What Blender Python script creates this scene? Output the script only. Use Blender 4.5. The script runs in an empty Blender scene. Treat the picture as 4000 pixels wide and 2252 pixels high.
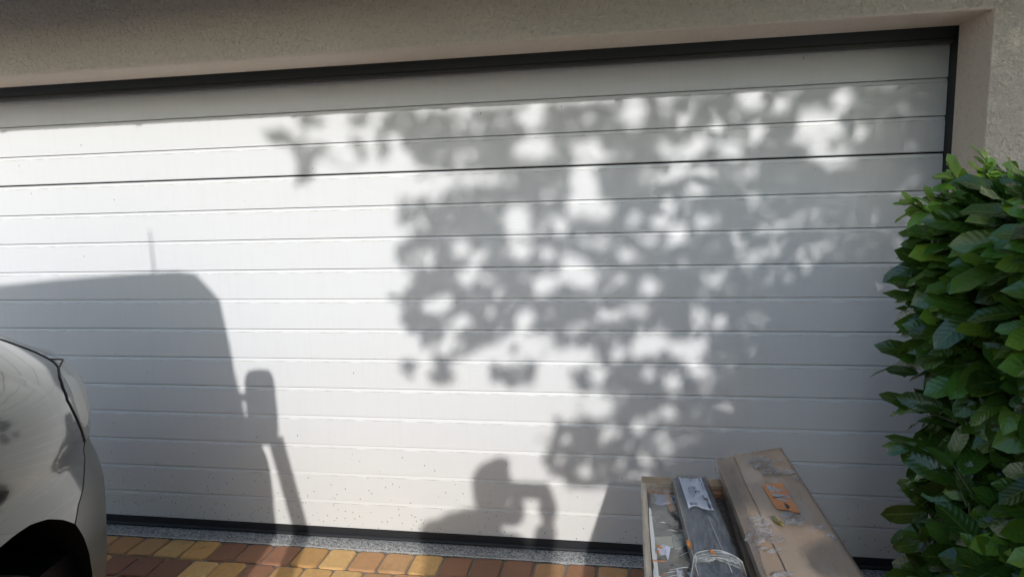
import bpy, math, random
import numpy as np
from mathutils import Vector, Matrix, noise as mnoise
rnd = random.Random(7)
D2R = math.radians
scene = bpy.context.scene
COL = scene.collection

# ------------------------------------------------------------------ camera
cam = bpy.data.cameras.new('camera'); cam_o = bpy.data.objects.new('camera', cam); COL.objects.link(cam_o)
cam.sensor_width = 36; cam.lens = 23.85; cam.clip_start = .01; cam.clip_end = 500
_r = Vector((0.98546425, 0.16694411, -0.03146244)); _u = Vector((0.00568617, 0.15268291, 0.98825887)); _f = Vector((-0.16978778, 0.97407268, -0.14951428))
m = Matrix((( _r.x, _u.x, -_f.x, 0.0), (_r.y, _u.y, -_f.y, -2.57621532), (_r.z, _u.z, -_f.z, 1.48020576), (0, 0, 0, 1)))
cam_o.matrix_world = m
scene.camera = cam_o

# ------------------------------------------------------------------ world, sun, exposure
L = Vector((-.155, 1.0, -.4775)).normalized()          # direction the sunlight travels
SUN_EL = math.asin(-L.z)
w = bpy.data.worlds.new('World'); scene.world = w; w.use_nodes = True
nt = w.node_tree
sky = nt.nodes.new('ShaderNodeTexSky'); sky.sky_type = 'NISHITA'; sky.sun_disc = False
sky.sun_elevation = SUN_EL
sky.sun_rotation = math.atan2(-L.x, -L.y)
sky.air_density = 1.9; sky.dust_density = 2.2; sky.ozone_density = 7.0
nt.links.new(sky.outputs[0], nt.nodes['Background'].inputs[0]); nt.nodes['Background'].inputs[1].default_value = .15
sun = bpy.data.lights.new('sun', 'SUN'); sun.energy = 2.0; sun.angle = D2R(.75); sun.color = (1, .99, .985)
sun_o = bpy.data.objects.new('sun', sun); COL.objects.link(sun_o)
sun_o.rotation_euler = L.to_track_quat('-Z', 'Y').to_euler()
vs = scene.view_settings; vs.view_transform = 'Standard'; vs.look = 'None'; vs.gamma = 1; vs.exposure = .42
scene.cycles.max_bounces = 8; scene.cycles.transparent_max_bounces = 12

# ------------------------------------------------------------------ helpers
def tag(o, label=None, cat=None, group=None, kind=None):
    if label: o['label'] = label
    if cat: o['category'] = cat
    if group: o['group'] = group
    if kind: o['kind'] = kind
    return o
def empty(name, loc, label, cat, group=None, rz=0):
    o = bpy.data.objects.new(name, None); COL.objects.link(o); o.location = loc; o.rotation_euler[2] = rz
    o.empty_display_size = .1
    return tag(o, label, cat, group)
def mesh(name, verts, faces, mat, parent=None, smooth=False, cols=None, uvs=None, mats=None, fmat=None):
    me = bpy.data.meshes.new(name)
    me.from_pydata([tuple(v) for v in verts], [], [tuple(f) for f in faces]); me.update()
    if mats:
        for q in mats: me.materials.append(q)
        if fmat is not None: me.polygons.foreach_set('material_index', fmat)
    elif mat: me.materials.append(mat)
    if smooth: me.polygons.foreach_set('use_smooth', [True] * len(me.polygons))
    if cols is not None:
        a = me.color_attributes.new('Col', 'FLOAT_COLOR', 'POINT')
        a.data.foreach_set('color', np.array([[c[0], c[1], c[2], 1] for c in cols], dtype=np.float32).ravel())
    if uvs is not None:      # per-vertex uv
        l = me.uv_layers.new(name='UVMap')
        for lp in me.loops: l.data[lp.index].uv = uvs[lp.vertex_index]
    o = bpy.data.objects.new(name, me); COL.objects.link(o)
    if parent: 
        o.parent = parent
        o.matrix_parent_inverse = Matrix.Translation(-Vector(parent_world(parent)))
    return o
def parent_world(p):
    v = Vector(p.location)
    return v if p.parent is None else Vector((0, 0, 0))  # things are only translated; parts sit at the origin
class MB:
    def __init__(s): s.v = []; s.f = []
    def add(s, vs_, fs):
        n = len(s.v); s.v += [tuple(v) for v in vs_]; s.f += [tuple(i + n for i in f) for f in fs]
    def box(s, x0, x1, y0, y1, z0, z1):
        s.add([(x0,y0,z0),(x1,y0,z0),(x1,y1,z0),(x0,y1,z0),(x0,y0,z1),(x1,y0,z1),(x1,y1,z1),(x0,y1,z1)],
              [(0,3,2,1),(4,5,6,7),(0,1,5,4),(1,2,6,5),(2,3,7,6),(3,0,4,7)])
    def obox(s, o, a, b, c):     # corner + three edge vectors
        o, a, b, c = map(Vector, (o, a, b, c))
        p = [o, o+a, o+a+b, o+b, o+c, o+a+c, o+a+b+c, o+b+c]
        s.add(p, [(0,3,2,1),(4,5,6,7),(0,1,5,4),(1,2,6,5),(2,3,7,6),(3,0,4,7)])
    def tube(s, pts, rad, n=8, cap=True):
        pts = [Vector(p) for p in pts]; base = len(s.v)
        for i, p in enumerate(pts):
            t = (pts[min(i+1, len(pts)-1)] - pts[max(i-1, 0)]).normalized()
            a = t.orthogonal().normalized() if i == 0 else (s._a - t * s._a.dot(t)).normalized()
            s._a = a; b = t.cross(a); r = rad[i] if hasattr(rad, '__len__') else rad
            for k in range(n):
                an = 2*math.pi*k/n; s.v.append(tuple(p + (a*math.cos(an) + b*math.sin(an))*r))
        for i in range(len(pts)-1):
            for k in range(n):
                k2 = (k+1) % n; s.f.append((base+i*n+k, base+i*n+k2, base+(i+1)*n+k2, base+(i+1)*n+k))
        if cap:
            s.f.append(tuple(base+k for k in range(n))[::-1]); s.f.append(tuple(base+(len(pts)-1)*n+k for k in range(n)))
    def grid(s, P):              # P[i][j]
        ni, nj = len(P), len(P[0]); n = len(s.v)
        for row in P: s.v += [tuple(p) for p in row]
        for i in range(ni-1):
            for j in range(nj-1): s.f.append((n+i*nj+j, n+(i+1)*nj+j, n+(i+1)*nj+j+1, n+i*nj+j+1))
    def build(s, name, mat, parent=None, smooth=False, bevel=0, seg=2, solid=0):
        o = mesh(name, s.v, s.f, mat, parent, smooth)
        if solid:
            md = o.modifiers.new('solid', 'SOLIDIFY'); md.thickness = solid; md.offset = -1
        if bevel:
            md = o.modifiers.new('bevel', 'BEVEL'); md.width = bevel; md.segments = seg; md.limit_method = 'ANGLE'; md.angle_limit = D2R(30)
        return o

def mat(name, base=(.5,.5,.5), rough=.6, metal=0, **kw):
    m = bpy.data.materials.new(name); m.use_nodes = True
    b = m.node_tree.nodes['Principled BSDF']
    b.inputs['Base Color'].default_value = (*base, 1); b.inputs['Roughness'].default_value = rough; b.inputs['Metallic'].default_value = metal
    for k, v in kw.items(): b.inputs[k.replace('_', ' ')].default_value = v
    return m
def N(m, t, **kw):
    n = m.node_tree.nodes.new(t)
    for k, v in kw.items():
        if k in n.inputs: n.inputs[k].default_value = v
        else: setattr(n, k, v)
    return n
def LK(m, a, b): m.node_tree.links.new(a, b)
def coords(m, scale=(1,1,1)):
    g = N(m, 'ShaderNodeNewGeometry'); mp = N(m, 'ShaderNodeMapping'); mp.inputs['Scale'].default_value = scale
    LK(m, g.outputs['Position'], mp.inputs[0]); return mp.outputs[0]
def noise(m, vec, scale, detail=4, rough=.55, dist=0):
    n = N(m, 'ShaderNodeTexNoise'); n.inputs['Scale'].default_value = scale; n.inputs['Detail'].default_value = detail
    n.inputs['Roughness'].default_value = rough; n.inputs['Distortion'].default_value = dist; LK(m, vec, n.inputs['Vector']); return n.outputs['Fac']
def ramp(m, fac, stops):
    r = N(m, 'ShaderNodeValToRGB'); e = r.color_ramp.elements
    while len(e) < len(stops): e.new(.5)
    for q, (p, c) in zip(e, stops): q.position = p; q.color = (*c, 1) if len(c) == 3 else c
    LK(m, fac, r.inputs[0]); return r.outputs[0]
def mix(m, fac, a, b, bt='MIX'):
    n = N(m, 'ShaderNodeMix'); n.data_type = 'RGBA'; n.blend_type = bt
    for s, v in ((0, fac), (6, a), (7, b)):
        if hasattr(v, 'is_linked'): LK(m, v, n.inputs[s])
        else: n.inputs[s].default_value = v if s == 0 else (*v, 1)
    return n.outputs[2]
def math_(m, op, a, b=0.0, clamp=False):
    n = N(m, 'ShaderNodeMath'); n.operation = op; n.use_clamp = clamp
    for i, v in enumerate((a, b)):
        if hasattr(v, 'is_linked'): LK(m, v, n.inputs[i])
        else: n.inputs[i].default_value = v
    return n.outputs[0]
def bump(m, h, strength, dist=.01, prev=None):
    b = N(m, 'ShaderNodeBump'); b.inputs['Strength'].default_value = strength; b.inputs['Distance'].default_value = dist
    LK(m, h, b.inputs['Height'])
    if prev is not None: LK(m, prev, b.inputs['Normal'])
    return b.outputs[0]
def setc(m, s, name='Base Color'): LK(m, s, m.node_tree.nodes['Principled BSDF'].inputs[name])
def setn(m, s): LK(m, s, m.node_tree.nodes['Principled BSDF'].inputs['Normal'])

# ------------------------------------------------------------------ materials
def stucco(name, base, dark, bs, scale=260, spots=.0):
    m = mat(name, base, .92)
    v = coords(m)
    n1 = noise(m, v, scale, 3, .6); n2 = noise(m, v, 2.2, 5, .6); n3 = noise(m, v, scale*.35, 4, .65, .6)
    c = mix(m, ramp(m, n2, [(.35, (0,0,0)), (.7, (1,1,1))]), base, dark)
    c = mix(m, ramp(m, n3, [(.34, (.55,.55,.55)), (.46, (0,0,0))]), c, tuple(x*.72 for x in base))
    setc(m, c)
    setn(m, bump(m, n3, bs, .006, bump(m, n1, bs*.6, .003)))
    return m
M = {}
M['wall'] = stucco('wall_stucco', (.82,.72,.60), (.76,.66,.55), 2.2, 190)
M['reveal'] = stucco('reveal_render', (.87,.75,.63), (.83,.71,.59), 1.3, 260)
M['soffit'] = mat('soffit_board', (.62,.62,.62), .6)

def door_mat():
    m = mat('door_white', (.8,.8,.79), .42, Specular_IOR_Level=.35)
    g = N(m, 'ShaderNodeNewGeometry'); sx = N(m, 'ShaderNodeSeparateXYZ'); LK(m, g.outputs['Position'], sx.inputs[0])
    v = coords(m, (1,1,1)); vg = coords(m, (.35,1,4.5))
    # embossed grain
    gr = noise(m, vg, 55, 5, .6, .8); gm = noise(m, v, 3.2, 2)
    h = math_(m, 'MULTIPLY', gr, ramp(m, gm, [(.42,(.05,)*3), (.62,(1,)*3)]))
    fine = noise(m, v, 420, 2)
    setn(m, bump(m, h, .55, .0016, bump(m, fine, .18, .0006)))
    # dirt spatter, denser low down and towards the van
    vo = N(m, 'ShaderNodeTexVoronoi'); vo.inputs['Scale'].default_value = 95; vo.inputs['Randomness'].default_value = 1
    mp = coords(m, (1,1,.55)); LK(m, mp, vo.inputs['Vector'])
    vz = math_(m, 'SUBTRACT', 1.0, math_(m, 'MULTIPLY', sx.outputs[2], 1.9), True)      # 1 low -> 0 at z=.53
    vx = math_(m, 'MULTIPLY', math_(m, 'SUBTRACT', -.2, sx.outputs[0]), .42, True)
    dens = math_(m, 'MULTIPLY', math_(m, 'POWER', vz, 2.2), math_(m, 'ADD', .35, vx))
    dens = math_(m, 'MULTIPLY', dens, math_(m, 'MULTIPLY', noise(m, v, 9, 2), 1.6))
    sepc = N(m, 'ShaderNodeSeparateColor'); LK(m, vo.outputs['Color'], sepc.inputs[0])
    keep = math_(m, 'LESS_THAN', sepc.outputs[0], math_(m, 'ADD', math_(m, 'MULTIPLY', dens, 2.0), .006))
    dot = math_(m, 'LESS_THAN', vo.outputs['Distance'], math_(m, 'MULTIPLY', sepc.outputs[1], .20))
    spat = math_(m, 'MULTIPLY', keep, dot)
    cream = ramp(m, sx.outputs[2], [(.05,(.74,.72,.67)), (.55,(.79,.785,.77)), (1.0,(.80,.80,.795))])
    streak = noise(m, coords(m, (9,1,.5)), 6, 4, .6)
    c = mix(m, ramp(m, streak, [(.5,(0,0,0)), (.8,(.25,.25,.25))]), cream, (.70,.69,.66))
    c = mix(m, math_(m, 'MULTIPLY', spat, .72), c, (.12,.105,.09))
    # broken brown hairline along each groove's lower lip
    fr = math_(m, 'FRACT', math_(m, 'DIVIDE', math_(m, 'SUBTRACT', math_(m, 'SUBTRACT', sx.outputs[2], .045), .1075), .125))
    lip = math_(m, 'LESS_THAN', math_(m, 'ABSOLUTE', math_(m, 'SUBTRACT', fr, .017)), .0135)
    ln = ramp(m, noise(m, coords(m, (1,1,.0)), 14, 4), [(.36,(0,0,0)), (.6,(.55,.55,.55))])
    c = mix(m, math_(m, 'MULTIPLY', lip, ln), c, (.36,.29,.2))
    setc(m, c)
    return m
M['door'] = door_mat()
M['seal'] = mat('black_rubber', (.018,.018,.02), .55)
M['frame'] = mat('frame_grey', (.085,.09,.085), .45)
def granite():
    m = mat('granite', (.4,.4,.4), .55)
    v = coords(m)
    vo = N(m, 'ShaderNodeTexVoronoi'); vo.inputs['Scale'].default_value = 210; LK(m, v, vo.inputs['Vector'])
    s = N(m, 'ShaderNodeSeparateColor'); LK(m, vo.outputs['Color'], s.inputs[0])
    n = noise(m, v, 260, 3)
    f = math_(m, 'ADD', math_(m, 'MULTIPLY', s.outputs[0], .6), math_(m, 'MULTIPLY', n, .5))
    setc(m, ramp(m, f, [(.18,(.05,.05,.055)), (.42,(.22,.22,.22)), (.62,(.42,.415,.40)), (.85,(.62,.61,.58))]))
    setn(m, bump(m, n, .3, .002)); return m
M['granite'] = granite()
def paver():
    m = mat('clay_paver', (.4,.2,.1), .75)
    a = N(m, 'ShaderNodeVertexColor'); a.layer_name = 'Col'
    v = coords(m); n1 = noise(m, v, 38, 5, .65); n2 = noise(m, v, 260, 3); n3 = noise(m, v, 12, 3)
    c = mix(m, ramp(m, n1, [(.35,(0,0,0)), (.7,(.75,.75,.75))]), a.outputs[0], (.30,.15,.075), 'MIX')
    c = mix(m, .35, a.outputs[0], c)
    c = mix(m, ramp(m, n2, [(.60,(0,0,0)), (.82,(.35,.35,.35))]), c, (.56,.42,.28))
    c = mix(m, ramp(m, n3, [(.60,(0,0,0)), (.8,(.35,.35,.35))]), c, (.12,.07,.05))
    setc(m, c); setn(m, bump(m, n1, .7, .005, bump(m, n2, .7, .002))); return m
M['paver'] = paver()
def simple_noise(name, c0, c1, rough, scale, bs=.4, bd=.003, **kw):
    m = mat(name, c0, rough, **kw); v = coords(m); n = noise(m, v, scale, 5, .6)
    setc(m, mix(m, ramp(m, n, [(.35,(0,0,0)), (.68,(1,1,1))]), c0, c1)); setn(m, bump(m, n, bs, bd)); return m
M['sand'] = simple_noise('joint_sand', (.30,.27,.23), (.16,.14,.11), .95, 160)
M['lime'] = simple_noise('lime_mortar', (.62,.61,.58), (.5,.48,.44), .9, 120)
M['ground'] = simple_noise('pale_bounce_ground', (.62,.62,.63), (.56,.56,.57), .9, 25)  # pale unseen ground, added beyond the bricks to bounce more light
M['soil'] = simple_noise('soil', (.05,.035,.025), (.09,.065,.045), .95, 40)
M['zinc'] = simple_noise('zinc', (.35,.36,.37), (.28,.29,.3), .45, 8, .1, Metallic=.0) if False else mat('zinc', (.35,.36,.37), .4, .8)
M['tile'] = simple_noise('roof_tile', (.28,.10,.06), (.2,.08,.05), .8, 20)

# ------------------------------------------------------------------ the setting: ground, paving, threshold
def quad_plane(name, x0, x1, y0, y1, z, mt, kind='structure', n=1):
    b = MB(); b.grid([[(x0+(x1-x0)*i/n, y0+(y1-y0)*j/n, z) for j in range(n+1)] for i in range(n+1)])
    o = b.build(name, mt); tag(o, kind=kind); return o
quad_plane('ground', -60, 60, -80, 40, -.030, M['ground'])
quad_plane('paving_bed', -5.2, 2.6, -3.3, -.086, -.009, M['sand'])
YEL = [(.70,.41,.15), (.74,.46,.18), (.66,.37,.13)]; ORG = [(.54,.29,.13), (.58,.33,.15)]; BRN = [(.36,.17,.095), (.40,.19,.10), (.31,.15,.085)]
row1 = 'ooyyybbb' ; 
R1 = {-2.344:'o', -2.221:'o', -2.098:'o', -1.978:'y', -1.851:'y', -1.732:'b', -1.603:'b', -1.477:'b', -1.357:'y', -1.233:'y', -1.107:'o', -.988:'o', -.865:'y', -.741:'b', -.618:'b', -.494:'b', -.37:'o', -.253:'b', -.128:'o', -.004:'b'}
R2 = {-2.273:'y', -2.149:'B', -2.025:'B', -1.908:'B', -1.776:'y', -1.653:'y', -1.534:'b', -1.399:'y', -1.279:'y', -1.160:'y', -1.039:'o', -.915:'o', -.79:'b', -.667:'o', -.543:'b'}
vv, ff, cc = [], [], []
def brick(x0, x1, y0, y1, col):
    g = .0035; x0 += g+rnd.uniform(0,.001); x1 -= g; y0 += g; y1 -= g+rnd.uniform(0,.0015)
    ch = .010; zt = rnd.uniform(-.0015,.0015)
    def ring(ins, z, jit):
        pts = []
        for (cx, cy, sx, sy) in ((x0,y0,1,1),(x1,y0,-1,1),(x1,y1,-1,-1),(x0,y1,1,-1)):
            c = ch*rnd.uniform(.7,1.3)
            p = [(cx+sx*(ins+c), cy+sy*ins), (cx+sx*ins, cy+sy*(ins+c))]
            if (sx, sy) in ((1,1),(-1,-1)): p = p[::-1]
            pts += p
        # midpoints
        out = []
        for i in range(8):
            a, b = pts[i], pts[(i+1) % 8]; out.append(a)
            if i % 2 == 1: out.append(((a[0]+b[0])/2, (a[1]+b[1])/2))
        return [(x+rnd.uniform(-jit,jit), y+rnd.uniform(-jit,jit), z) for x, y in out]
    st = rnd.getstate(); r0 = ring(0, -.03, .0006); r1 = ring(.0004, zt-.007, .0012); r2 = ring(.0028, zt-.0022, .0012); r3 = ring(.0075, zt, .001)
    n = len(vv); k = len(r0)
    tx, ty = rnd.uniform(-.02,.02), rnd.uniform(-.02,.02); mx, my = (x0+x1)/2, (y0+y1)/2
    if rnd.random() < .35:
        k_ = rnd.randrange(len(r3)); r3[k_] = (r3[k_][0]*.8+mx*.2, r3[k_][1]*.8+my*.2, r3[k_][2]-.001); r2[k_] = (r2[k_][0]*.86+mx*.14, r2[k_][1]*.86+my*.14, r2[k_][2]-.002)
    for r in (r0, r1, r2, r3): vv.extend([(q[0], q[1], q[2]+tx*(q[0]-mx)+ty*(q[1]-my)) for q in r])
    for q in range(3):
        for i in range(k): j = (i+1) % k; ff.append((n+q*k+i, n+q*k+j, n+(q+1)*k+j, n+(q+1)*k+i))
    ff.append(tuple(n+3*k+i for i in range(k)))
    cc.extend([col]*(4*k))
def pick(ch):
    base = {'y':YEL, 'o':ORG, 'b':BRN, 'B':[(.25,.115,.075)]}[ch]
    c = rnd.choice(base); f = rnd.uniform(.9,1.1); return tuple(x*f for x in c)
y1 = -.091
row = 0
while y1 > -3.15:
    y0 = y1-.1455
    off = -.004 if row % 2 == 0 else -.0455+.0
    tab = R1 if row == 0 else R2 if row == 1 else {}
    k0 = int((-5.1-off)/.1235); k1 = int((2.5-off)/.1235)
    run = 'o'
    for k in range(k0, k1):
        x0 = off+k*.1235
        ch = next((v for q, v in tab.items() if abs(q-x0) < .05), None)
        if ch is None:
            if rnd.random() < .62: run = rnd.choice('yyobboyB')
            ch = run
        brick(x0, x0+.1235, y0, y1, pick(ch))
    y1 = y0; row += 1
pv = mesh('paving', vv, ff, M['paver'], smooth=False, cols=cc); tag(pv, kind='structure')
b = MB(); b.box(-5.2, 1.2, -.086, .12, -.06, 0); th = b.build('threshold', M['granite'], bevel=.003); tag(th, kind='structure')
b = MB()
for i in range(260):
    x = -4.0+i*.02; 
    b.add([(x,-.0925-rnd.uniform(0,.0016),.0008),(x+.02,-.0925-rnd.uniform(0,.0016),.0008),(x+.02,-.0862,.0012),(x,-.0862,.0012)], [(0,1,2,3)])
tag(b.build('mortar_joint', M['lime']), kind='structure')

# ------------------------------------------------------------------ house
house = empty('house', (0,0,0), 'beige rendered house wall framing the white garage door', 'house')
XR, XL, ZS, YF, YI = 1.05, -3.95, 1.943, -.30, -.088
def wavy(n): return n
b = MB()   # front skin: lintel strip + right pier + left pier, 8 mm rounded arris towards the reveal
r = .007
def strip(x0, x1, z0, z1, nx, nz):
    b.grid([[(x0+(x1-x0)*i/nx, YF, z0+(z1-z0)*j/nz) for j in range(nz+1)] for i in range(nx+1)])
strip(XL-r, XR+r, ZS+r, 2.55, 40, 6); strip(XR+r, 6, -.05, 2.55, 30, 20); strip(-9, XL-r, -.05, 2.55, 20, 20)
b.build('wall', M['wall'], house)
b = MB()
def prof(pts_, axis):
    pass
arc = [(YF + r*(1-math.cos(a)) if False else 0) for a in ()]
# reveal as swept profile round the opening: left jamb, soffit, right jamb with mitred corners
N_ = 5; pr = []
for i in range(N_+1):
    a = i/N_*math.pi/2; pr.append((r*(1-math.sin(a)), YF + r*(1-math.cos(a))))    # (offset outward, y)
pr += [(0, YF+.05), (0, YF+.12), (0, YI)]; pr += [(.10, YI)]
rows = []
for o_, y_ in pr:
    rows.append([(XL-o_, y_, -.05), (XL-o_, y_, 1.0), (XL-o_, y_, ZS+o_)] + [(XL-o_+(XR+o_-XL+o_)*k/30, y_, ZS+o_) for k in range(1,30)] + [(XR+o_, y_, ZS+o_), (XR+o_, y_, 1.0), (XR+o_, y_, -.05)])
b.grid(rows); rv = b.build('reveal', M['reveal'], house, smooth=False)
b = MB(); b.box(-9, 6, -.05, .0, 2.3, 2.6)
b.box(XR+.1, 6, -.06, 0, -.05, 2.299); b.box(-9, XL-.1, -.06, 0, -.05, 2.299); b.build('wall_core', M['wall'], house)
# eave: boarded soffit, fascia, gutter with brackets, roof slope
YE = -.873
b = MB(); b.box(-9.3, 6.3, YE+.002, YF+.0, 2.2065, 2.23); b.build('eave_soffit', M['soffit'], house)
b = MB(); b.box(-9.3, 6.3, YE-.022, YE, 2.2065, 2.36); b.build('fascia', M['soffit'], house, bevel=.002)
b = MB(); ro = []
for i in range(13):
    a = math.pi*i/12
    ro.append([(-9.3, YE-.095-.062*math.cos(a), 2.325-.062*math.sin(a)), (6.3, YE-.095-.062*math.cos(a), 2.325-.062*math.sin(a))])
b.grid(ro); b.build('gutter', M['zinc'], house, smooth=True, solid=.002)
for s in (-3.3, -2.64, -1.989, -1.302, -.685, -.03, .62, 1.27, 1.92):
    b = MB(); x = s+.138
    b.box(x-.013, x+.013, YE-.036, YE-.023, 2.207, 2.35)
    b.tube([(x, YE-.03, 2.240), (x, YE-.095, 2.258), (x, YE-.165, 2.33)], .006, 6)
    b.build('gutter_bracket', M['zinc'], house)
b = MB(); b.obox((-9.3, YE-.05, 2.37), (15.6,0,0), (0,3.6,2.0), (0,-.03,.05)); b.build('roof', M['tile'], house)

# ------------------------------------------------------------------ garage door
door = empty('garage_door', (0,0,0), 'white ribbed sectional garage door with leaf shadows on it', 'garage door')
ZB = .045
def panel(z0, z1, ks, top_gap):
    # z of groove tops inside
    pts = []; z = z0
    pts.append((0.030, z0)); pts.append((.002, z0)); pts.append((0, z0+.002))
    for k in ks:
        g = ZB + k*.125
        pts += [(0, g-.0175), (.0012, g-.0165), (.0055, g-.0032), (.014, g-.0028), (.014, g+.0), (0, g+.0002), (-.0003, g+.002), (0, g+.004)]
    zt = z1
    pts += [(0, zt-.0175), (.0012, zt-.0165), (.0055, zt-.001), (.030, zt)]
    b = MB(); xs = [XL-.12+ (1.062-(XL-.12))*i/16 for i in range(17)]
    b.grid([[(x, y, z) for (y, z) in pts] for x in xs])
    return b
J = ZB+1.5
for i, (z0, z1, ks) in enumerate([(ZB, ZB+.5, (1,2,3)), (ZB+.5005, ZB+1.0, (5,6,7)), (ZB+1.0005, J-.001, (9,10,11)), (J+.0045, 1.95, (13,14))]):
    bb = panel(z0, z1, ks, 0)
    # flip faces towards -y
    bb.f = [f[::-1] for f in bb.f]
    bb.build('door_panel', M['door'], door)
b = MB(); b.box(XL-.2, 1.2, .031, .05, 0, 2.05); b.build('backing', M['seal'], door)
b = MB(); b.box(XL-.12, 1.062, -.002, .03, .014, .044); b.box(XL-.12, 1.062, -.008, .03, .006, .016)
ro = [[(XL-.12, -.004-.008*math.sin(math.pi*i/6), .018-.018*i/6), (1.062, -.004-.008*math.sin(math.pi*i/6), .018-.018*i/6)] for i in range(7)]
b.grid(ro); b.build('bottom_seal', M['seal'], door)
b = MB(); b.box(XL-.12, 1.09, -.030, -.006, 1.915, 2.05); b.box(XL-.12, 1.062, -.036, -.004, 1.900, 1.9145); b.build('header_frame', M['frame'], door, bevel=.003)
b = MB(); b.box(1.0635, 1.16, -.066, .03, 0, 2.05); b.build('side_frame', M['seal'], door, bevel=.003)
b = MB(); b.box(XL-.25, XL-.1225, -.066, .03, 0, 2.05); b.build('side_frame', M['seal'], door, bevel=.003)

# ------------------------------------------------------------------ across the street: what closes off the low sky behind the photographer
nb = empty('neighbour_house', (-2,-18,0), 'pale single storey house across the street with dark tiled roof', 'house')
M['nwall'] = simple_noise('neighbour_render', (.68,.68,.68), (.62,.62,.62), .9, 6); M['ntile'] = simple_noise('dark_tile', (.07,.045,.04), (.05,.035,.03), .8, 8); M['nglass'] = mat('window_glass', (.03,.035,.04), .05); M['nframe'] = mat('white_frame', (.7,.7,.7), .5)
b = MB(); b.box(-13, 9, -26, -18, 0, 3.0); b.build('wall', M['nwall'], nb)
b = MB(); b.add([(-13.6,-17.3,2.95),(9.6,-17.3,2.95),(9.6,-22,5.2),(-13.6,-22,5.2),(-13.6,-26.7,2.95),(9.6,-26.7,2.95)], [(0,1,2,3),(3,2,5,4),(0,3,4),(1,5,2)]); b.build('roof', M['ntile'], nb)
for x in (-10.5,-7,-3.5,3,6):
    for z in (.9,):
        b = MB(); b.box(x-.08, x+1.48, -17.99, -17.93, z-.08, z+1.38); f_ = b.build('window', M['nframe'], nb)
        b = MB(); b.box(x, x+1.4, -17.929, -17.92, z, z+1.3); b.build('pane', M['nglass'], f_)
b = MB(); b.box(-.6, .5, -17.99, -17.92, 0, 2.1); b.build('door', M['ntile'], nb)
gh = empty('garden_hedge', (0,-11,0), 'long clipped hedge along the far side of the street', 'hedge')
b = MB(); G_ = []
for i in range(150):
    x = -22+i*.3; G_.append([(x+.12*mnoise.noise(Vector((x,k,1))), -11+yy+.25*mnoise.noise(Vector((x*1.3,k*.9,3))), zz+.18*mnoise.noise(Vector((x*1.7,k,7))) if zz > 0 else 0) for k, (yy, zz) in enumerate([(.35,0),(.4,.4),(.4,.7),(.38,1.0),(.3,1.15),(0,1.2),(-.3,1.15),(-.38,.8),(-.35,0)])])
b.grid(G_); b.build('foliage', simple_noise('hedge_green', (.035,.07,.02), (.02,.04,.012), .9, 9, 1.0, .1), gh)

# ------------------------------------------------------------------ van parked nose towards the door
PSI = math.atan(.155); VA = Vector((-math.sin(PSI), math.cos(PSI), 0)); VB = Vector((math.cos(PSI), math.sin(PSI), 0))
VO = Vector((-2.461-.155*-.55, -.55, 0)); VW = .92; LC = 1.05
def vw(d, b, z): return VO - VA*d + VB*b + Vector((0, 0, z))
EZ = np.array([(.15,.05),(.25,.035),(.311,.030),(.42,.015),(.572,.003),(.636,.0),(.688,.007),(.734,.020),(.767,.028),(.79,.022),(.816,.016),(.853,.012),(.89,.014),(.934,.021),(.962,.034),(.986,.054),(.996,.063),(1.013,.078),(1.044,.116),(1.072,.153),(1.113,.204),(1.135,.245),(1.15,.30)])
_z = np.arange(.10, 1.17, .004); _e = np.interp(_z, EZ[:,0], EZ[:,1]); _k = np.exp(-.5*(np.arange(-9,10)*.004/.011)**2); _k /= _k.sum()
EZ = np.stack([_z, np.convolve(np.pad(_e, 9, mode='edge'), _k, 'valid')], 1)      # smoothed section
def kd(d): return 1+.12*min(max(d-.4, 0), .9)/.9
def S(d, z, off=0.0):
    e = float(np.interp(z/kd(d), EZ[:,0], EZ[:,1])) - off
    if d > .75:     # flank behind the corner: softer swage
        t = min((d-.75)/.5, 1); e = e*(1-.45*t) if z/kd(d) < 1.0 else e
    def pl(x): return VW*math.sqrt(max(1-max(1-x/LC, 0)**2, 0))
    h = 1e-3; dd = max(d, .002); g = (pl(dd+h)-pl(dd-h))/(2*h); q = math.hypot(1, g)
    return vw(dd + e*g/q if False else dd + e*g/q, pl(dd) - e/q, z) if False else vw(dd - e*(-g/q), pl(dd) - e/q, z)
van = empty('van', (0,0,0), 'silver van parked at left with its nose close to the garage door', 'van')
def carpaint():
    m = mat('silver_paint', (.095,.100,.095), .16, .9, Coat_Weight=.72, Coat_Roughness=.02, Coat_IOR=1.5)
    v = coords(m); n = noise(m, v, 9, 4, .6)
    sx = N(m, 'ShaderNodeSeparateXYZ'); LK(m, v, sx.inputs[0])
    low = math_(m, 'SUBTRACT', 1.15, math_(m, 'MULTIPLY', sx.outputs[2], 1.35), True)
    dirt = math_(m, 'MULTIPLY', low, ramp(m, noise(m, v, 30, 5, .7), [(.35,(.2,)*3), (.75,(1,)*3)]))
    setc(m, mix(m, math_(m, 'MULTIPLY', dirt, .45), (.095,.100,.095), (.14,.13,.10)))
    LK(m, math_(m, 'ADD', .13, math_(m, 'MULTIPLY', dirt, .4)), m.node_tree.nodes['Principled BSDF'].inputs['Roughness'])
    LK(m, math_(m, 'ADD', .015, math_(m, 'MULTIPLY', dirt, .22)), m.node_tree.nodes['Principled BSDF'].inputs['Coat Roughness'])
    setn(m, bump(m, n, .015, .004)); return m
M['paint'] = carpaint()
M['bumper'] = simple_noise('bumper_dark_reflection', (.085,.09,.08), (.07,.075,.062), .38, 20, .1, .002, Coat_Weight=.25, Coat_Roughness=.2)  # darkened so the reflection of the shaded door is in the colour
M['gap'] = mat('shut_line', (.008,.008,.009), .7)
M['blackplastic'] = mat('black_plastic', (.02,.02,.022), .45)
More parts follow.
